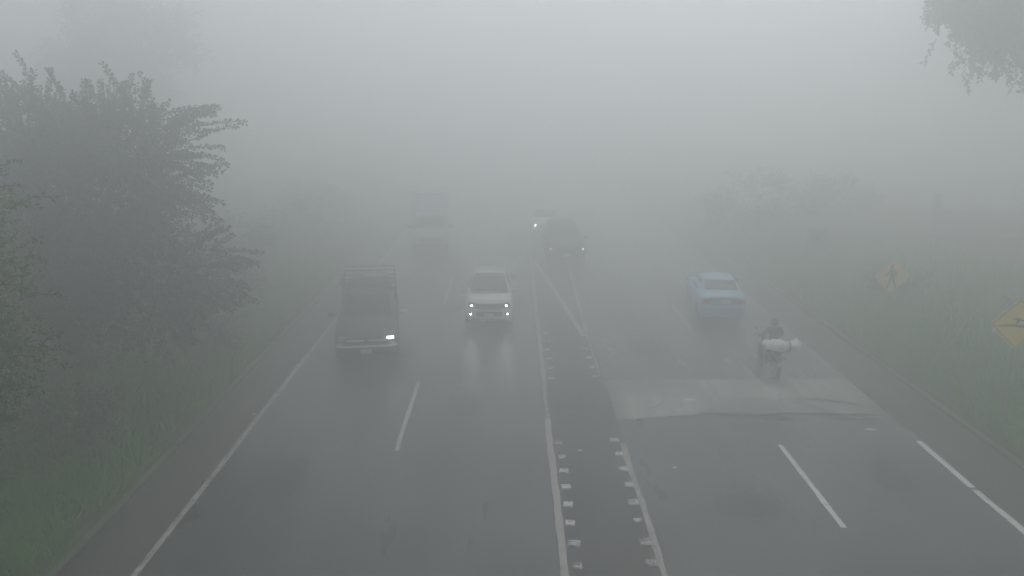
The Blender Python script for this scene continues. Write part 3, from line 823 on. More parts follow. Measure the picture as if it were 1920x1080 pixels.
# --- motorcycle, rider and the white bundle on the rear rack
def motorcycle():
    X, Y = 7.53, 21.9
    t = empty('motorcycle', (X, Y, 0), R(180), 'small dark motorcycle carrying a rider and a wide white bundle', 'motorcycle')
    # local: front at -Y, rear wheel centre y=+.25, front wheel centre y=-1.0
    def bw(y, w_, n_):
        m_ = MB(); m_.lathe_x((0, 0, 0), [(-w_ / 2, .25), (-w_ * .45, .285), (0, .30), (w_ * .45, .285), (w_ / 2, .25), (w_ * .3, .235), (-w_ * .3, .235)], 28)
        o = m_.build('wheel', M['tyre'], t, smooth=True); o.location = (0, y, .30)
        r_ = MB(); r_.lathe_x((0, 0, 0), [(-.035, .215), (-.03, .238), (.03, .238), (.035, .215)], 28)
        for k in range(10):
            a = 2 * math.pi * k / 10
            r_.tube([(0, 0, 0), (0, math.cos(a) * .22, math.sin(a) * .22)], .006, 4)
        r_.tube([(-.06, 0, 0), (.06, 0, 0)], .035, 10)
        r_.build('rim', M['rim_dark'], o)
    bw(.30, .12, 0); bw(-.98, .10, 0)
    f = MB()
    f.tube([(0, -.78, .86), (0, -.60, .70), (0, -.35, .40), (0, .05, .36)], .022, 8)
    f.tube([(0, -.72, .80), (0, -.2, .72), (0, .45, .76)], .022, 8)
    for sd in (1, -1):
        f.tube([(sd * .08, 0, .36), (sd * .09, .30, .30)], .022, 8)
        f.tube([(sd * .12, .30, .31), (sd * .12, .22, .70)], .026, 8)
        f.tube([(sd * .08, -.72, .92), (sd * .08, -.98, .30)], .024, 8)
    f.build('frame', M['dark_metal'], t, smooth=True)
    e = MB(); e.box((0, -.28, .44), (.24, .34, .28)); e.ell((0, -.36, .58), (.09, .10, .14), 10, 7); e.build('engine', M['dark_metal'], t, bevel=.03)
    k = MB(); k.ell((0, -.42, .84), (.14, .27, .12), 16, 10); k.build('fuel_tank', M['bike'], t, smooth=True)
    s = MB(); s.ell((0, .12, .80), (.14, .42, .055), 16, 8); s.build('seat', M['black'], t, smooth=True)
    fd = MB()
    rows = []
    for i in range(14):
        a = math.radians(25 + 130 * i / 13)
        rows.append([(x, .30 - math.cos(a) * -.36, .30 + math.sin(a) * .36 - abs(x) * .2) for x in (-.08, -.04, 0, .04, .08)])
    fd.grid(rows); fd.build('rear_mudguard', M['black'], t, smooth=True, solid=.006)
    fd = MB(); rows = []
    for i in range(12):
        a = math.radians(30 + 120 * i / 11)
        rows.append([(x, -.98 - math.cos(a) * .34, .30 + math.sin(a) * .34) for x in (-.06, 0, .06)])
    fd.grid(rows); fd.build('front_mudguard', M['bike'], t, smooth=True, solid=.006)
    hb = MB(); hb.tube([(-.36, -.62, 1.02), (-.22, -.70, 1.0), (0, -.74, .95), (.22, -.70, 1.0), (.36, -.62, 1.02)], .014, 8)
    hbo = hb.build('handlebar', M['chrome'], t, smooth=True)
    gp = MB()
    for sd in (1, -1): gp.tube([(sd * .27, -.675, 1.01), (sd * .38, -.61, 1.022)], .02, 8)
    gp.build('grip', M['black'], hbo)
    for sd in (1, -1):
        q = MB(); q.tube([(sd * .24, -.70, 1.0), (sd * .30, -.72, 1.17)], .007, 6); q.ell((sd * .31, -.72, 1.20), (.055, .02, .04), 10, 6); q.build('mirror', M['black'], t, smooth=True)
        lamp_part(t, 'indicator', sd * .15, .60, .68, .03, .025, M['red_lens'])
    lamp_part(t, 'headlight', 0, -.92, .88, .09, .09, M['lens'])
    lamp_part(t, 'tail_light', .0, .63, .70, .06, .035, M['red_lens'])
    p = MB(); p.box((.0, .665, .53), (.19, .01, .13), Matrix.Rotation(-.3, 3, 'X')); p.build('number_plate', M['plate'], t)
    rk = MB()
    for y in (.42, .55, .68): rk.tube([(-.14, y, .885), (.14, y, .885)], .009, 6)
    for sd in (1, -1): rk.tube([(sd * .13, .30, .84), (sd * .13, .40, .885), (sd * .13, .70, .885)], .009, 6)
    rk.build('rear_rack', M['dark_metal'], t)
    ex = MB(); ex.tube([(.11, -.30, .32), (.14, 0, .27), (.15, .22, .30), (.15, .58, .38)], [.02, .022, .042, .045], 10); ex.build('exhaust', M['chrome'], t, smooth=True)

    # ---- the bundle (world X grows to the right; bike faces +Y, so its local axes are reversed)
    b = empty('cargo_bundle', (X, Y - .52, .90), 0, 'wide white sack bundle strapped crosswise behind the motorcycle rider', 'bundle')
    def sack(x0, x1, r, sag, name):
        q = MB(); n1, n2 = 22, 16; rows = []
        for i in range(n1 + 1):
            u = i / n1; x = x0 + (x1 - x0) * u
            e = (1 - abs(2 * u - 1) ** 7) ** .5 if 0 < u < 1 else 0.05
            lump = 1 + .14 * math.sin(u * 8 + x0 * 7) + .07 * math.sin(u * 19)
            zc = .14 + sag * (2 * u - 1) + .0
            row = []
            for k in range(n2 + 1):
                a = 2 * math.pi * (k % n2) / n2
                rr = r * e * lump * (1 + .05 * math.sin(3 * a + u * 8) + .03 * math.sin(7 * a - u * 15))
                row.append((x + random.uniform(-.012, .012), math.cos(a) * rr * 1.15 * random.uniform(.93, 1.07), zc + math.sin(a) * rr * random.uniform(.92, 1.08) * (1.0 if math.sin(a) > 0 else .8)))
            rows.append(row)
        q.grid(rows); return q.build(name, M['sack'], b, smooth=True)
    sack(-.50, .22, .17, -.035, 'sack'); sack(.17, .55, .155, .03, 'sack')
    st = MB()
    ring = []
    for k in range(17):
        a = 2 * math.pi * k / 16
        ring.append([(.205, math.cos(a) * .205, .14 + math.sin(a) * .185), (.245, math.cos(a) * .205, .14 + math.sin(a) * .185)])
    st.grid(ring); st.build('strap', M['strap'], b, solid=.004)
    st = MB(); st.tube([(-.20, .17, .20), (-.1, -.0, .305), (.05, -.19, .12), (.02, -.14, -.02)], .008, 6); st.build('rope', M['strap'], b)

    # ---- rider
    r = empty('person', (X, Y, 0), R(180), 'person in dark clothes and olive helmet riding the motorcycle', 'person')
    def skin(name, verts, edges, rad, m_, parent, root=0, sub=2):
        me = bpy.data.meshes.new(name); me.from_pydata(verts, edges, []); me.materials.append(m_)
        o = bpy.data.objects.new(name, me); COL.objects.link(o); o.parent = parent
        sk = o.modifiers.new('skin', 'SKIN'); sk.use_smooth_shade = True
        lay = me.skin_vertices[0].data if me.skin_vertices else None
        if lay is None:
            bpy.context.view_layer.objects.active = o
            bpy.ops.mesh.customdata_skin_add(); lay = me.skin_vertices[0].data
        for i, q in enumerate(rad):
            lay[i].radius = q if hasattr(q, '__len__') else (q, q)
            lay[i].use_root = (i == root)
        ss = o.modifiers.new('sub', 'SUBSURF'); ss.levels = sub; ss.render_levels = sub
        return o
    # pelvis on the seat (z .86), leaning a little forward to the bars (-Y)
    V = [(0, .02, .92), (0, -.01, 1.08), (0, -.05, 1.26), (0, -.07, 1.36), (0, -.085, 1.44), (0, -.10, 1.53), (0, -.10, 1.60)]
    E = [(i, i + 1) for i in range(6)]
    rd = [(.14, .11), (.13, .10), (.15, .10), (.11, .085), (.055, .055), (.075, .085), (.055, .06)]
    for sd in (1, -1):
        a = len(V)
        V += [(sd * .17, -.05, 1.36), (sd * .27, -.22, 1.16), (sd * .31, -.48, 1.05), (sd * .315, -.57, 1.04)]
        rd += [.06, .046, .034, .028]; E += [(3, a), (a, a + 1), (a + 1, a + 2), (a + 2, a + 3)]
        a = len(V)
        V += [(sd * .11, -.02, .88), (sd * .20, -.42, .80), (sd * .19, -.26, .42), (sd * .19, -.34, .34)]
        rd += [.09, .062, .045, .04]; E += [(0, a), (a, a + 1), (a + 1, a + 2), (a + 2, a + 3)]
    body = skin('body', V, E, rd, M['skin'], r)
    V2 = [(0, .02, .94), (0, -.01, 1.08), (0, -.05, 1.26), (0, -.07, 1.365), (0, -.08, 1.41)]; E2 = [(0, 1), (1, 2), (2, 3), (3, 4)]; r2 = [(.17, .14), (.16, .13), (.18, .13), (.13, .10), (.075, .07)]
    for sd in (1, -1):
        a = len(V2); V2 += [(sd * .18, -.05, 1.355), (sd * .275, -.22, 1.155), (sd * .31, -.46, 1.055)]; r2 += [.08, .066, .05]
        E2 += [(3, a), (a, a + 1), (a + 1, a + 2)]
    skin('jacket', V2, E2, r2, M['jacket'], body)
    V3 = [(0, .03, .93)]; E3 = []; r3 = [(.17, .14)]
    for sd in (1, -1):
        a = len(V3); V3 += [(sd * .12, -.04, .89), (sd * .205, -.42, .80), (sd * .195, -.27, .40)]; r3 += [.115, .085, .065]
        E3 += [(0, a), (a, a + 1), (a + 1, a + 2)]
    skin('trousers', V3, E3, r3, M['trousers'], body)
    for sd in (1, -1):
        q = MB(); q.ell((sd * .19, -.34, .33), (.05, .14, .05), 12, 8); q.build('shoe', M['shoe'], body, smooth=True)
        gl = MB()
        gl.ell((sd * .32, -.625, 1.045), (.045, .05, .022), 12, 8)
        for i in range(4):
            bx = sd * (.285 + i * .022); Lf = (.9, 1.0, .95, .8)[i]
            gl.tube([(bx, -.655, 1.05), (bx, -.655 - .045 * Lf, 1.042), (bx, -.66 - .05 * Lf, 1.012), (bx, -.64 - .035 * Lf, .995)], [.0095, .009, .0085, .007], 8)
        gl.tube([(sd * .285, -.61, 1.04), (sd * .262, -.635, 1.02), (sd * .258, -.66, 1.0)], [.011, .010, .008], 8)
        gl.build('glove', M['jacket'], body, smooth=True)
    # face
    fc = MB(); fc.ell((0, -.185, 1.525), (.014, .022, .026), 8, 6)
    fc.build('nose', M['skin'], body, smooth=True)
    for sd in (1, -1):
        q = MB(); q.ell((sd * .032, -.172, 1.55), (.013, .008, .008), 8, 6); q.build('eye', M['shoe'], body, smooth=True)
    q = MB(); q.ell((0, -.178, 1.482), (.024, .006, .006), 8, 6); q.build('mouth', M['bike'], body, smooth=True)
    hm = MB(); rows = []
    for i in range(11):
        ph = math.pi * .62 * i / 10; row = []
        for k in range(25):
            th_ = 2 * math.pi * k / 24
            zz = math.cos(ph) * .135
            front = max(0, -math.sin(th_)) * max(0, i - 5) / 5
            row.append((math.sin(ph) * math.cos(th_) * .125, -.10 + math.sin(ph) * math.sin(th_) * .145, 1.545 + zz + front * .10))
        rows.append(row)
    hm.grid(rows); hm.build('helmet', M['helmet'], body, smooth=True, solid=.012)
motorcycle()

# ------------------------------------------------------------------ signs
def polyplate(pts, th):
    b = MB(); n_ = len(pts)
    vs_ = [(x, -th / 2, z) for x, z in pts] + [(x, th / 2, z) for x, z in pts]
    b.add(vs_, [tuple(range(n_)), tuple(reversed(range(n_, 2 * n_)))] + [(i, n_ + i, n_ + (i + 1) % n_, (i + 1) % n_) for i in range(n_)])
    return b
def diamond(s, r=.09):
    pts = []
    for k in range(4):
        a = math.pi / 2 * k; c = Vector((math.cos(a), math.sin(a))) * (s - r * 1.414)
        for j in range(5):
            b_ = a - math.pi / 4 + math.pi / 2 * j / 4
            pts.append((c.x + r * math.cos(b_), c.y + r * math.sin(b_)))
    return pts
def stroke(pts, wd, y):
    b = MB()
    for (a, c) in zip(pts[:-1], pts[1:]):
        a = Vector(a); c = Vector(c); d = (c - a).normalized(); n_ = Vector((-d.y, d.x)) * wd / 2
        q = [a + n_, c + n_, c - n_, a - n_]
        b.add([(p.x, y, p.y) for p in q], [(0, 1, 2, 3)])
    return b

def sign_post(parent, ztop, zbot, wd=.05, y=.045):
    b = MB(); b.box((0, y, (ztop + zbot) / 2), (wd, .035, ztop - zbot)); return b.build('post', M['galv'], parent, bevel=.004)

# speed hump warning
x, y = 11.6, 17.6; gz = ground_z(x, y)
t = empty('road_sign', (x, y, gz), R(-6), 'bright yellow diamond sign with black slanted symbol, at the right edge', 'road sign')
zc = 2.75 - gz
sign_post(t, zc + .35, -.15)
p = polyplate(diamond(.62), .012); o = p.build('panel', M['sign_yellow'], t); o.location = (0, 0, zc)
bd = MB()
for k in range(4):
    a = [(0, .565), (.565, 0), (0, -.565), (-.565, 0), (0, .565)]
    s_ = stroke([a[k], a[k + 1]], .016, -.009); bd.add(s_.v, s_.f)
o2 = bd.build('border', M['sign_black'], o)
sy = MB()
# slanted long wedge with a raised block joined by two legs above it
def poly(pts): sy.add([(a, -.010, b) for a, b in pts], [tuple(range(len(pts)))])
poly([(-.42, -.03), (-.10, .005), (.18, -.03), (.42, -.09), (.40, -.125), (.12, -.085), (-.12, -.055), (-.42, -.055)])
poly([(-.06, .005), (-.01, -.01), (.02, .09), (-.03, .10)])
poly([(.10, -.02), (.16, -.03), (.20, .06), (.14, .07)])
poly([(-.13, .14), (-.03, .155), (.20, .08), (.30, .02), (.26, -.01), (.10, .07), (-.05, .095), (-.12, .11)])
sy.build('symbol', M['sign_black'], o)

# pedestrian warning
x, y = 12.1, 24.8; gz = ground_z(x, y)
t = empty('road_sign', (x, y, gz), R(-4), 'faded diamond sign with a black walking figure', 'road sign')
zc = 2.28 - gz
sign_post(t, zc + .3, -.15)
o = polyplate(diamond(.58), .012).build('panel', M['sign_pale'], t); o.location = (0, 0, zc)
sy = MB()
sy.ell((-.02, -.012, .30), (.055, .003, .06), 14, 8)
poly([(-.075, .225), (.05, .225), (.085, .05), (.075, -.04), (-.055, -.04), (-.08, .08)])
poly([(-.055, -.03), (.015, -.03), (-.04, -.22), (-.07, -.40), (-.15, -.41), (-.14, -.38), (-.11, -.20)])
poly([(.0, -.03), (.075, -.03), (.12, -.20), (.19, -.40), (.13, -.42), (.06, -.24)])
poly([(.04, .22), (.10, .18), (.16, .04), (.13, -.05), (.10, .0), (.09, .08)])
poly([(-.07, .22), (-.12, .10), (-.20, .03), (-.18, -.0), (-.09, .05)])
sy.build('symbol', M['sign_black'], o)

# square sign further off
x, y = 13.2, 33.9; gz = ground_z(x, y)
t = empty('road_sign', (x, y, gz), 0, 'faint square grey sign with a dark ring', 'road sign')
zc = 1.80 - gz + .05
sign_post(t, zc + .3, -.15)
o = polyplate([(-.42, -.45), (.42, -.45), (.42, .45), (-.42, .45)], .012).build('panel', M['sign_white'], t); o.location = (0, 0, zc)
rg = []
for k in range(33):
    a = 2 * math.pi * k / 32; rg.append([(math.cos(a) * rr, -.010, .04 + math.sin(a) * rr) for rr in (.27, .32)])
q = MB().grid(rg); s_ = stroke([(-.2, .24), (.2, -.16)], .07, -.012); q.add(s_.v, s_.f)
s_ = stroke([(-.08, -.1), (-.08, .18), (.1, .18)], .05, -.014); q.add(s_.v, s_.f)
q.build('symbol', M['sign_black'], o)

# ------------------------------------------------------------------ vegetation
def leaves_object(name, P, D, size, m, parent, wratio=0.42, twigs=None, m2=None):
    """one mesh of folded leaf faces: P points, D directions"""
    n_ = len(P); P = np.asarray(P); D = np.asarray(D); D = D / (np.linalg.norm(D, axis=1, keepdims=True) + 1e-9)
    rnd = rng.normal(size=(n_, 3)); S = np.cross(D, rnd); S /= (np.linalg.norm(S, axis=1, keepdims=True) + 1e-9)
    L = size * rng.uniform(.6, 1.25, (n_, 1)); Wd = L * wratio
    a = P; b = P + D * L * .5 + S * Wd * .5; c = P + D * L; d = P + D * L * .5 - S * Wd * .5
    V = np.stack([a, b, c, d], 1).reshape(-1, 3); I = np.arange(4 * n_, dtype=np.int32)
    nl_ = n_
    if twigs is not None and twigs.f:
        I = np.concatenate([I, np.array(twigs.f, dtype=np.int32).ravel() + len(V)]); V = np.concatenate([V, np.array(twigs.v, float)]); n_ += len(twigs.f)
    me = bpy.data.meshes.new(name)
    me.vertices.add(len(V)); me.vertices.foreach_set('co', V.astype(np.float32).ravel())
    me.loops.add(4 * n_); me.loops.foreach_set('vertex_index', I)
    me.polygons.add(n_); me.polygons.foreach_set('loop_start', np.arange(0, 4 * n_, 4, dtype=np.int32)); me.polygons.foreach_set('loop_total', np.full(n_, 4, dtype=np.int32))
    me.materials.append(m)
    if m2:
        me.materials.append(m2); me.polygons.foreach_set('material_index', np.array([0] * nl_ + [1] * (n_ - nl_), dtype=np.int32))
    me.update(calc_edges=True); me.validate()
    o = bpy.data.objects.new(name, me); COL.objects.link(o); o.parent = parent
    return o

def shoot(o, d, L, nleaf, droop, P, D, twigs, r=.012):
    """a whip-like shoot with leaves set along it in pairs"""
    o = np.array(o, float); d = np.array(d, float); d /= np.linalg.norm(d)
    pts = [o.copy()]; k = 8; step = L / k; cur = o.copy(); dd = d.copy()
    for i in range(k):
        dd = dd + np.array([rng.normal() * .06, rng.normal() * .06, -droop * (i + 1) / k]); dd /= np.linalg.norm(dd)
        cur = cur + dd * step; pts.append(cur.copy())
    twigs.append((pts, r))
    for j in range(nleaf):
        t = (.12 + .88 * j / nleaf) * k; i = min(int(t), k - 1); f = t - i
        p = pts[i] * (1 - f) + pts[i + 1] * f
        ax = pts[i + 1] - pts[i]
        side = np.cross(ax, rng.normal(size=3)); side /= (np.linalg.norm(side) + 1e-9)
        P.append(p + side * .01); D.append(side + ax / (np.linalg.norm(ax) + 1e-9) * .7)

def tree(name, base, lobes, nsh, leafsize, m, label, cat='tree', group=None, sh_len=(.5, 1.0), nleaf=22, droop=.25, trunk_r=.16, extra=(), up=.5, bark='bark', twigs_every=2, leafw=.42):
    bx, by, bz = base
    t = empty(name, base, 0, label, cat, group)
    P, D, TW = [], [], []
    tot = sum(l[3] * l[4] * l[5] for l in lobes)
    for (cx, cy, cz, rx, ry, rz) in lobes:
        kk = int(nsh * rx * ry * rz / tot)
        # clumps inside the lobe, so that gaps stay between them
        ncl = max(6, kk // 14)
        cl = []
        for _ in range(ncl):
            v = rng.normal(size=3); v /= np.linalg.norm(v); rad = rng.uniform(.25, 1.0) ** .5
            cl.append(v * rad)
        for _ in range(kk):
            c = cl[rng.integers(ncl)]
            p = c * np.array([rx, ry, rz]) * .86 + rng.normal(size=3) * .16 * np.array([rx, ry, rz]) ** .5
            outv = p / np.array([rx, ry, rz])
            d = outv * .9 + np.array([0, 0, up]) + rng.normal(size=3) * .45
            shoot(p + np.array([cx - bx, cy - by, cz - bz]), d, rng.uniform(*sh_len), nleaf, droop, P, D, TW)
    for (o_, d_, L_, nl) in extra:
        shoot(np.array(o_) - np.array(base), d_, L_, nl, .10, P, D, TW, .018)
    # trunk and limbs (one woody mesh), twigs carried by the crown
    tr = MB(); lob = sorted(lobes, key=lambda l: -l[3] * l[4] * l[5])
    c0 = np.array([lob[0][0] - bx, lob[0][1] - by, lob[0][2] - bz])
    fork = np.array([c0[0] * .35, c0[1] * .35, max(.5, c0[2] * .5)])
    tr.tube([(0, 0, -.3), (fork[0] * .3 + .05, fork[1] * .3, fork[2] * .5), tuple(fork)], [trunk_r * 1.25, trunk_r, trunk_r * .8], 10)
    tro = tr.build('trunk', M[bark], t, smooth=True)
    lb = MB()
    for (cx, cy, cz, rx, ry, rz) in lobes:
        for _ in range(5):
            v = rng.normal(size=3); v[2] = abs(v[2]); v /= np.linalg.norm(v)
            e = np.array([cx - bx, cy - by, cz - bz]) + v * np.array([rx, ry, rz]) * .75
            mid = (fork + e) / 2 + rng.normal(size=3) * .25; q = (fork * .75 + e * .25) + rng.normal(size=3) * .1
            lb.tube([tuple(fork), tuple(q), tuple(mid), tuple(e)], [trunk_r * .55, trunk_r * .42, trunk_r * .28, .02], 7)
    lb.build('limbs', M[bark], tro, smooth=True)
    tw = MB()
    for i, (pts, r) in enumerate(TW):
        if i % twigs_every == 0 or r > .015:
            q = pts[::2]
            tw.tube(q, [r * (1 - .8 * j / (len(q) - 1)) for j in range(len(q))], 3, cap=False)
    leaves_object('crown', P, D, leafsize, m, t, leafw, tw, M[bark])
    return t

# big dark tree by the left shoulder with long leafy shoots
ex = []
for (px_, pz, dx, dz, L) in ((-12.0, 7.6, -.5, .9, 1.4), (-12.4, 7.3, -1, .35, 1.1), (-11.6, 7.8, -.3, 1, 1.2), (-12.6, 7.0, -1, .3, 1.1), (-10.9, 7.6, .2, 1, 1.0), (-10.2, 7.4, -.05, 1, 1.3), (-11.3, 7.5, -.5, 1, 1.0),
                             (-9.6, 7.3, .1, 1, 1.1), (-9.1, 7.0, .35, 1, 1.5), (-8.7, 7.1, -.25, 1, 1.5), (-9.0, 6.9, -.4, 1, 1.3), (-8.4, 7.0, 1, .42, 2.1), (-8.3, 6.9, 1, .50, 1.6), (-8.2, 7.2, .9, .45, 1.2), (-8.6, 6.3, 1, .35, 1.7), (-8.5, 6.6, 1, .35, 1.5), (-8.5, 5.9, 1, .30, 1.5), (-8.6, 6.1, 1, .18, 1.9),
                             (-8.6, 5.4, 1, .1, 1.5), (-8.4, 5.9, 1, -.28, 1.5), (-8.5, 5.5, 1, -.2, 1.6), (-8.4, 5.6, 1, -.42, 1.5), (-8.6, 6.4, 1, .1, 1.4), (-7.9, 4.0, .9, .7, 1.3), (-7.6, 3.9, 1, .25, 1.5), (-7.6, 3.6, 1, .1, 1.3), (-8.0, 4.2, .9, .8, 1.1), (-7.7, 3.2, 1, -.1, 1.2)):
    for s_ in range(3):
        ex.append(((px_ + rng.normal() * .22, 19.6 + rng.normal() * .5, pz + rng.normal() * .2), (dx + rng.normal() * .08, rng.normal() * .15, dz + rng.normal() * .08), L * rng.uniform(.65, .95), int(64 * L)))
tree('tree', (-11.2, 20.3, ground_z(-11.2, 20.3)),
     [(-10.6, 20.0, 5.5, 2.4, 2.0, 1.75), (-9.3, 19.7, 3.3, 2.2, 1.9, 1.7), (-13.3, 20.2, 5.4, 2.0, 2.0, 1.7), (-12.2, 19.6, 3.2, 2.6, 2.2, 1.9), (-11.4, 20, 7.15, 1.5, 1.2, .8), (-9.2, 19.8, 6.7, 1.35, 1.2, .85), (-10.2, 20, 7.3, 1.2, 1.0, .5)],
     6500, .095, M['leaf'], 'large dark tree with long spiky shoots beside the left lane', sh_len=(.4, .8), nleaf=22, trunk_r=.2, leafw=.6, extra=ex, twigs_every=2)
# nearer, greener tree at the left edge of the picture
tree('tree', (-9.0, 9.6, ground_z(-9.0, 9.6)), [(-7.35, 9.6, 5.75, 1.25, 1.5, 1.25), (-7.9, 9.8, 4.3, 1.5, 1.6, 1.3)], 1900, .075, M['leaf_green'],
     'near green leafy tree cut by the left edge of the picture', sh_len=(.3, .65), nleaf=20, trunk_r=.12)
# tall faint tree behind the big one
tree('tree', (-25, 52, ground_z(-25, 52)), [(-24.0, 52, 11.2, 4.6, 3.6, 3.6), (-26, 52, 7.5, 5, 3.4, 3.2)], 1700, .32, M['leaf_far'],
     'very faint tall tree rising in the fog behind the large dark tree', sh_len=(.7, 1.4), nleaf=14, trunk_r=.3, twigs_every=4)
# tree overhanging the upper right corner with hanging wisps
wisps = []
for _ in range(80):
    x_ = 13.9 + rng.uniform(0, 4.5)
    wisps.append(((x_, 25.8 + rng.normal() * 1.2, 9.30 - (x_ - 14) * .06 + rng.uniform(-.3, .8)), (rng.normal() * .15, rng.normal() * .1, -1), rng.uniform(.4, 1.25), 26))
tree('tree', (20.5, 27.5, ground_z(20.5, 27.5)), [(14.6, 26, 10.6, 1.4, 1.7, 1.2), (16.2, 26.2, 10.3, 1.7, 1.9, 1.3), (18.4, 26.4, 10.3, 1.8, 1.9, 1.5), (17.0, 26.5, 12.0, 2.8, 2.4, 1.4), (20.5, 27, 11.5, 2.4, 2.4, 2.0)], 9500, .15, M['leaf'],
     'tree with drooping wisps hanging into the upper right corner', sh_len=(.35, .85), nleaf=18, droop=.8, up=-.1, leafw=.6, trunk_r=.3, extra=wisps, twigs_every=3)

# trees and bushes along both sides, each its own
SH = [(-11.4, 27.5, 2.2, 1.9, 'nearest of the four fading bushes on the left bank'),
      (-12.0, 33.5, 2.4, 1.8, 'second nearest of the four fading bushes on the left bank'),
      (-11.4, 40.5, 2.2, 1.7, 'third nearest of the four fading bushes on the left bank'),
      (-11.8, 48.0, 2.6, 1.9, 'farthest, almost invisible of the four fading bushes on the left bank')]
for (x, y, r_, h_, lab) in SH:
    gz = ground_z(x, y)
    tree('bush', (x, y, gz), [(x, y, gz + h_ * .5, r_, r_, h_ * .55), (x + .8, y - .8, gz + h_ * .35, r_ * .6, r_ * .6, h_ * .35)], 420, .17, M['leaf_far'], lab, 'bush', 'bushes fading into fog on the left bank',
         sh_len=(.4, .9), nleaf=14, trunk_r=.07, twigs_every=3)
for (x, y, r_, h_, lab, gr) in ((13.4, 42.5, 3.3, 3.4, 'broad faint dark bush behind the pale blue sedan on the right verge', None),
                                (18.2, 44.5, 2.8, 2.6, 'faint lower bush to the right of the broad bush behind the sedan', None),
                                (14.6, 29.6, 1.0, 1.0, 'low round shrub between the walking figure sign and square sign', None),
                                (16.4, 24.2, 1.3, 1.1, 'low leafy shrub on the grass to the right of the walking figure sign', None),
                                (22.5, 30.0, 1.7, 1.6, 'faint shrub at the right edge beyond the grass bank', None)):
    gz = ground_z(x, y)
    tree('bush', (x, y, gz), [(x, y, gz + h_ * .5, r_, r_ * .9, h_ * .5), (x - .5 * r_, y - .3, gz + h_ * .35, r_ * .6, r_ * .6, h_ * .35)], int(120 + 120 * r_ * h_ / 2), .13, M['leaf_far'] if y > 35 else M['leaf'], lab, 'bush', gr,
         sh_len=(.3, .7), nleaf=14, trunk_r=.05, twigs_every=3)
# undergrowth on the left bank
UG = [(-9.9, 12.6, 1.0, .9, 'lowest and nearest dark shrub on the left bank'), (-11.6, 14.2, 1.4, 1.5, 'second nearest dark shrub on the left bank'),
      (-9.6, 16.0, 1.1, 1.2, 'dark shrub in front of the large tree near the left kerb'), (-12.8, 17.2, 1.5, 1.8, 'tall dark shrub at the left edge below the large tree'),
      (-9.0, 22.6, 1.1, 1.3, 'dark shrub by the left kerb just past the large tree')]
for (x, y, r_, h_, lab) in UG:
    gz = ground_z(x, y)
    tree('bush', (x, y, gz), [(x, y, gz + h_ * .45, r_, r_, h_ * .55)], 260, .085, M['leaf'], lab, 'bush', None, sh_len=(.25, .6), nleaf=16, trunk_r=.04, twigs_every=2)

# pale leaning bare trunk beside the broad bush
t = empty('bare_tree', (10.9, 36.5 + 1.5, ground_z(11.3, 38)), 0, 'pale leaning bare tree beside the road behind the blue sedan', 'tree')
t.location = (11.9, 38.0, ground_z(11.9, 38))
b = MB(); b.tube([(0, 0, -.2), (-.25, 0, .7), (-.75, .1, 1.6), (-1.15, .1, 2.3)], [.09, .08, .06, .03], 8); b.build('trunk', M['bark_pale'], t, smooth=True)
for (p0, p1, p2) in (((-.3, 0, .8), (.1, 0, 1.3), (.2, .1, 1.9)), ((-.7, .1, 1.5), (-.5, 0, 2.0), (-.55, 0, 2.6)), ((-.5, 0, 1.2), (-1.0, 0, 1.5), (-1.4, 0, 1.6))):
    b = MB(); b.tube([p0, p1, p2], [.045, .03, .012], 6); b.build('branch', M['bark_pale'], t, smooth=True)

# grass: blades over both verges
def grass_patch(name, n_, xr, yr, hgt, label_dens=None):
    P = []; D = []
    x = rng.uniform(*xr, n_); y = rng.uniform(*yr, n_)
    keep = []
    for i in range(n_):
        dens = .55 + .45 * math.sin(x[i] * 1.7 + math.sin(y[i] * 1.1) * 2) * math.cos(y[i] * .9 + x[i] * .4)
        if rng.random() < dens + .15: keep.append(i)
    nt_ = len(keep) // 14
    cx_, cy_ = x[keep[:nt_]], y[keep[:nt_]]
    th_ = rng.uniform(.6, 1.5, nt_); P = []; D = []
    for i in keep:
        if rng.random() < .75:
            k = rng.integers(nt_); ox, oy = rng.normal() * .09, rng.normal() * .09
            xx, yy = min(max(cx_[k] + ox, xr[0]), xr[1]), cy_[k] + oy
            D.append((ox * 4 + rng.normal() * .2, oy * 4 + rng.normal() * .2, 1.0 * th_[k]))
        else:
            xx, yy = x[i], y[i]; D.append((rng.normal() * .5, rng.normal() * .5, .6))
        P.append((xx, yy, ground_z(xx, yy) - .01))
    o = leaves_object(name, P, D, hgt, M['grass'], None, .12)
    return tag(o, kind='stuff')
tag(grass_patch('grass', 70000, (XL - 9, XL - .05), (8, 36), .46), 'rough dark grass covering the bank left of the road', 'grass')
tag(grass_patch('grass', 75000, (XR + .05, XR + 9), (12, 38), .44), 'rough green grass covering the verge right of the road', 'grass')

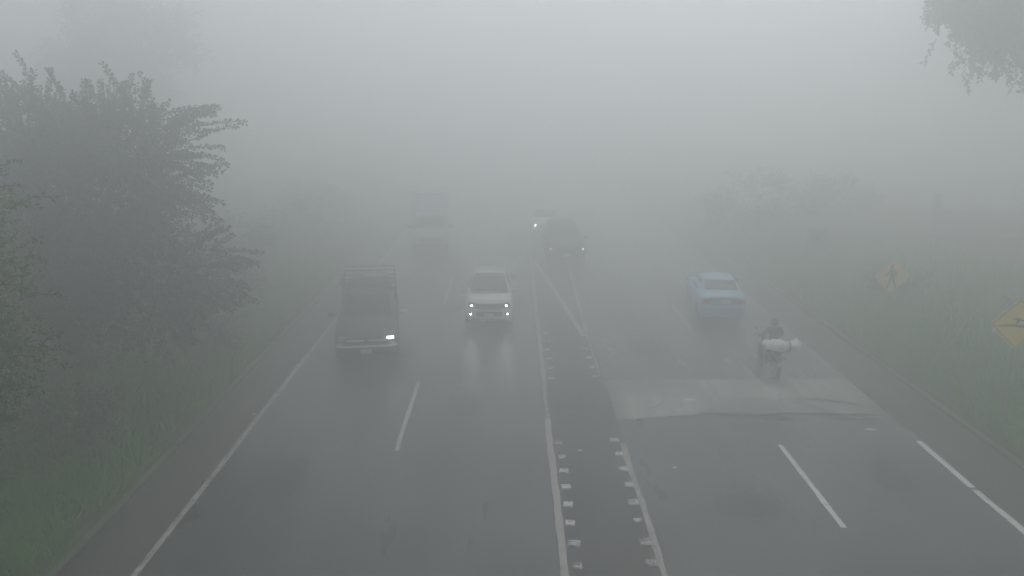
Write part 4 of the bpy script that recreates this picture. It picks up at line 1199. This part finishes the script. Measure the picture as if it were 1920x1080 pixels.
# faint low wall with a pale pillar at the far right
x0, y0 = 24.0, 40.0
gz = ground_z(x0, y0)
b = empty('boundary_wall', (x0, y0, gz), R(-8), 'faint low rendered wall with a pillar far off at the right edge', 'wall')
q = MB(); q.box((1.8, 0, .55), (8.2, .2, 1.5)); q.build('wall', M['wall'], b)
q = MB(); q.box((-2.48, 0, .95), (.32, .32, 2.3)); q.box((-2.48, 0, 2.14), (.42, .42, .09)); q.build('pillar', M['sign_white'], b, bevel=.01)

# ------------------------------------------------------------------ litter on the road, reflector posts
for (x, y, s, lab) in ((1.56, 16.78, .055, 'small white scrap lying on the dark median between the stud rows'), (3.53, 15.92, .05, 'small white scrap lying on the inner right lane'),
                       (-6.50, 18.94, .04, 'small pale scrap lying on the left edge line')):
    q = MB(); q.ell((0, 0, s * .3), (s, s * .75, s * .3), 9, 6, noise=.2); o = q.build('paper_scrap', M['litter']); o.location = (x, y, .006); tag(o, lab, 'litter')
x, y = 11.35, 33.2
for (x, y, zt, lab) in ((11.5, 38.0, 1.0, 'small white reflector post beside the road behind the blue sedan'), (13.2, 21.0, 1.35, 'thin stake with white reflector left of the yellow sign')):
    gz = ground_z(x, y); t = empty('reflector_post', (x, y, gz), 0, lab, 'reflector post')
    q = MB(); q.tube([(0, 0, -.1), (0, 0, zt)], .02, 8); q.build('post', M['galv'], t)
    q = MB(); q.ell((0, -.025, zt - .05), (.055, .015, .055), 12, 8); q.build('reflector', M['litter'], t, smooth=True)

# ------------------------------------------------------------------ haze: one closed box of even fog round everything
hz = MB(); hz.box((0, 180, 8.4), (640, 520, 19.0))
m = bpy.data.materials.new('haze'); m.use_nodes = True
n = m.node_tree.nodes; l = m.node_tree.links
for q in list(n):
    if q.type != 'OUTPUT_MATERIAL': n.remove(q)
pv = n.new('ShaderNodeVolumePrincipled')
pv.inputs['Color'].default_value = (*HAZE_COLOR, 1)
pv.inputs['Density'].default_value = HAZE_DENSITY
pv.inputs['Anisotropy'].default_value = 0.8
l.new(pv.outputs[0], n['Material Output'].inputs['Volume'])
o = hz.build('haze', m)
tag(o, kind='stuff')
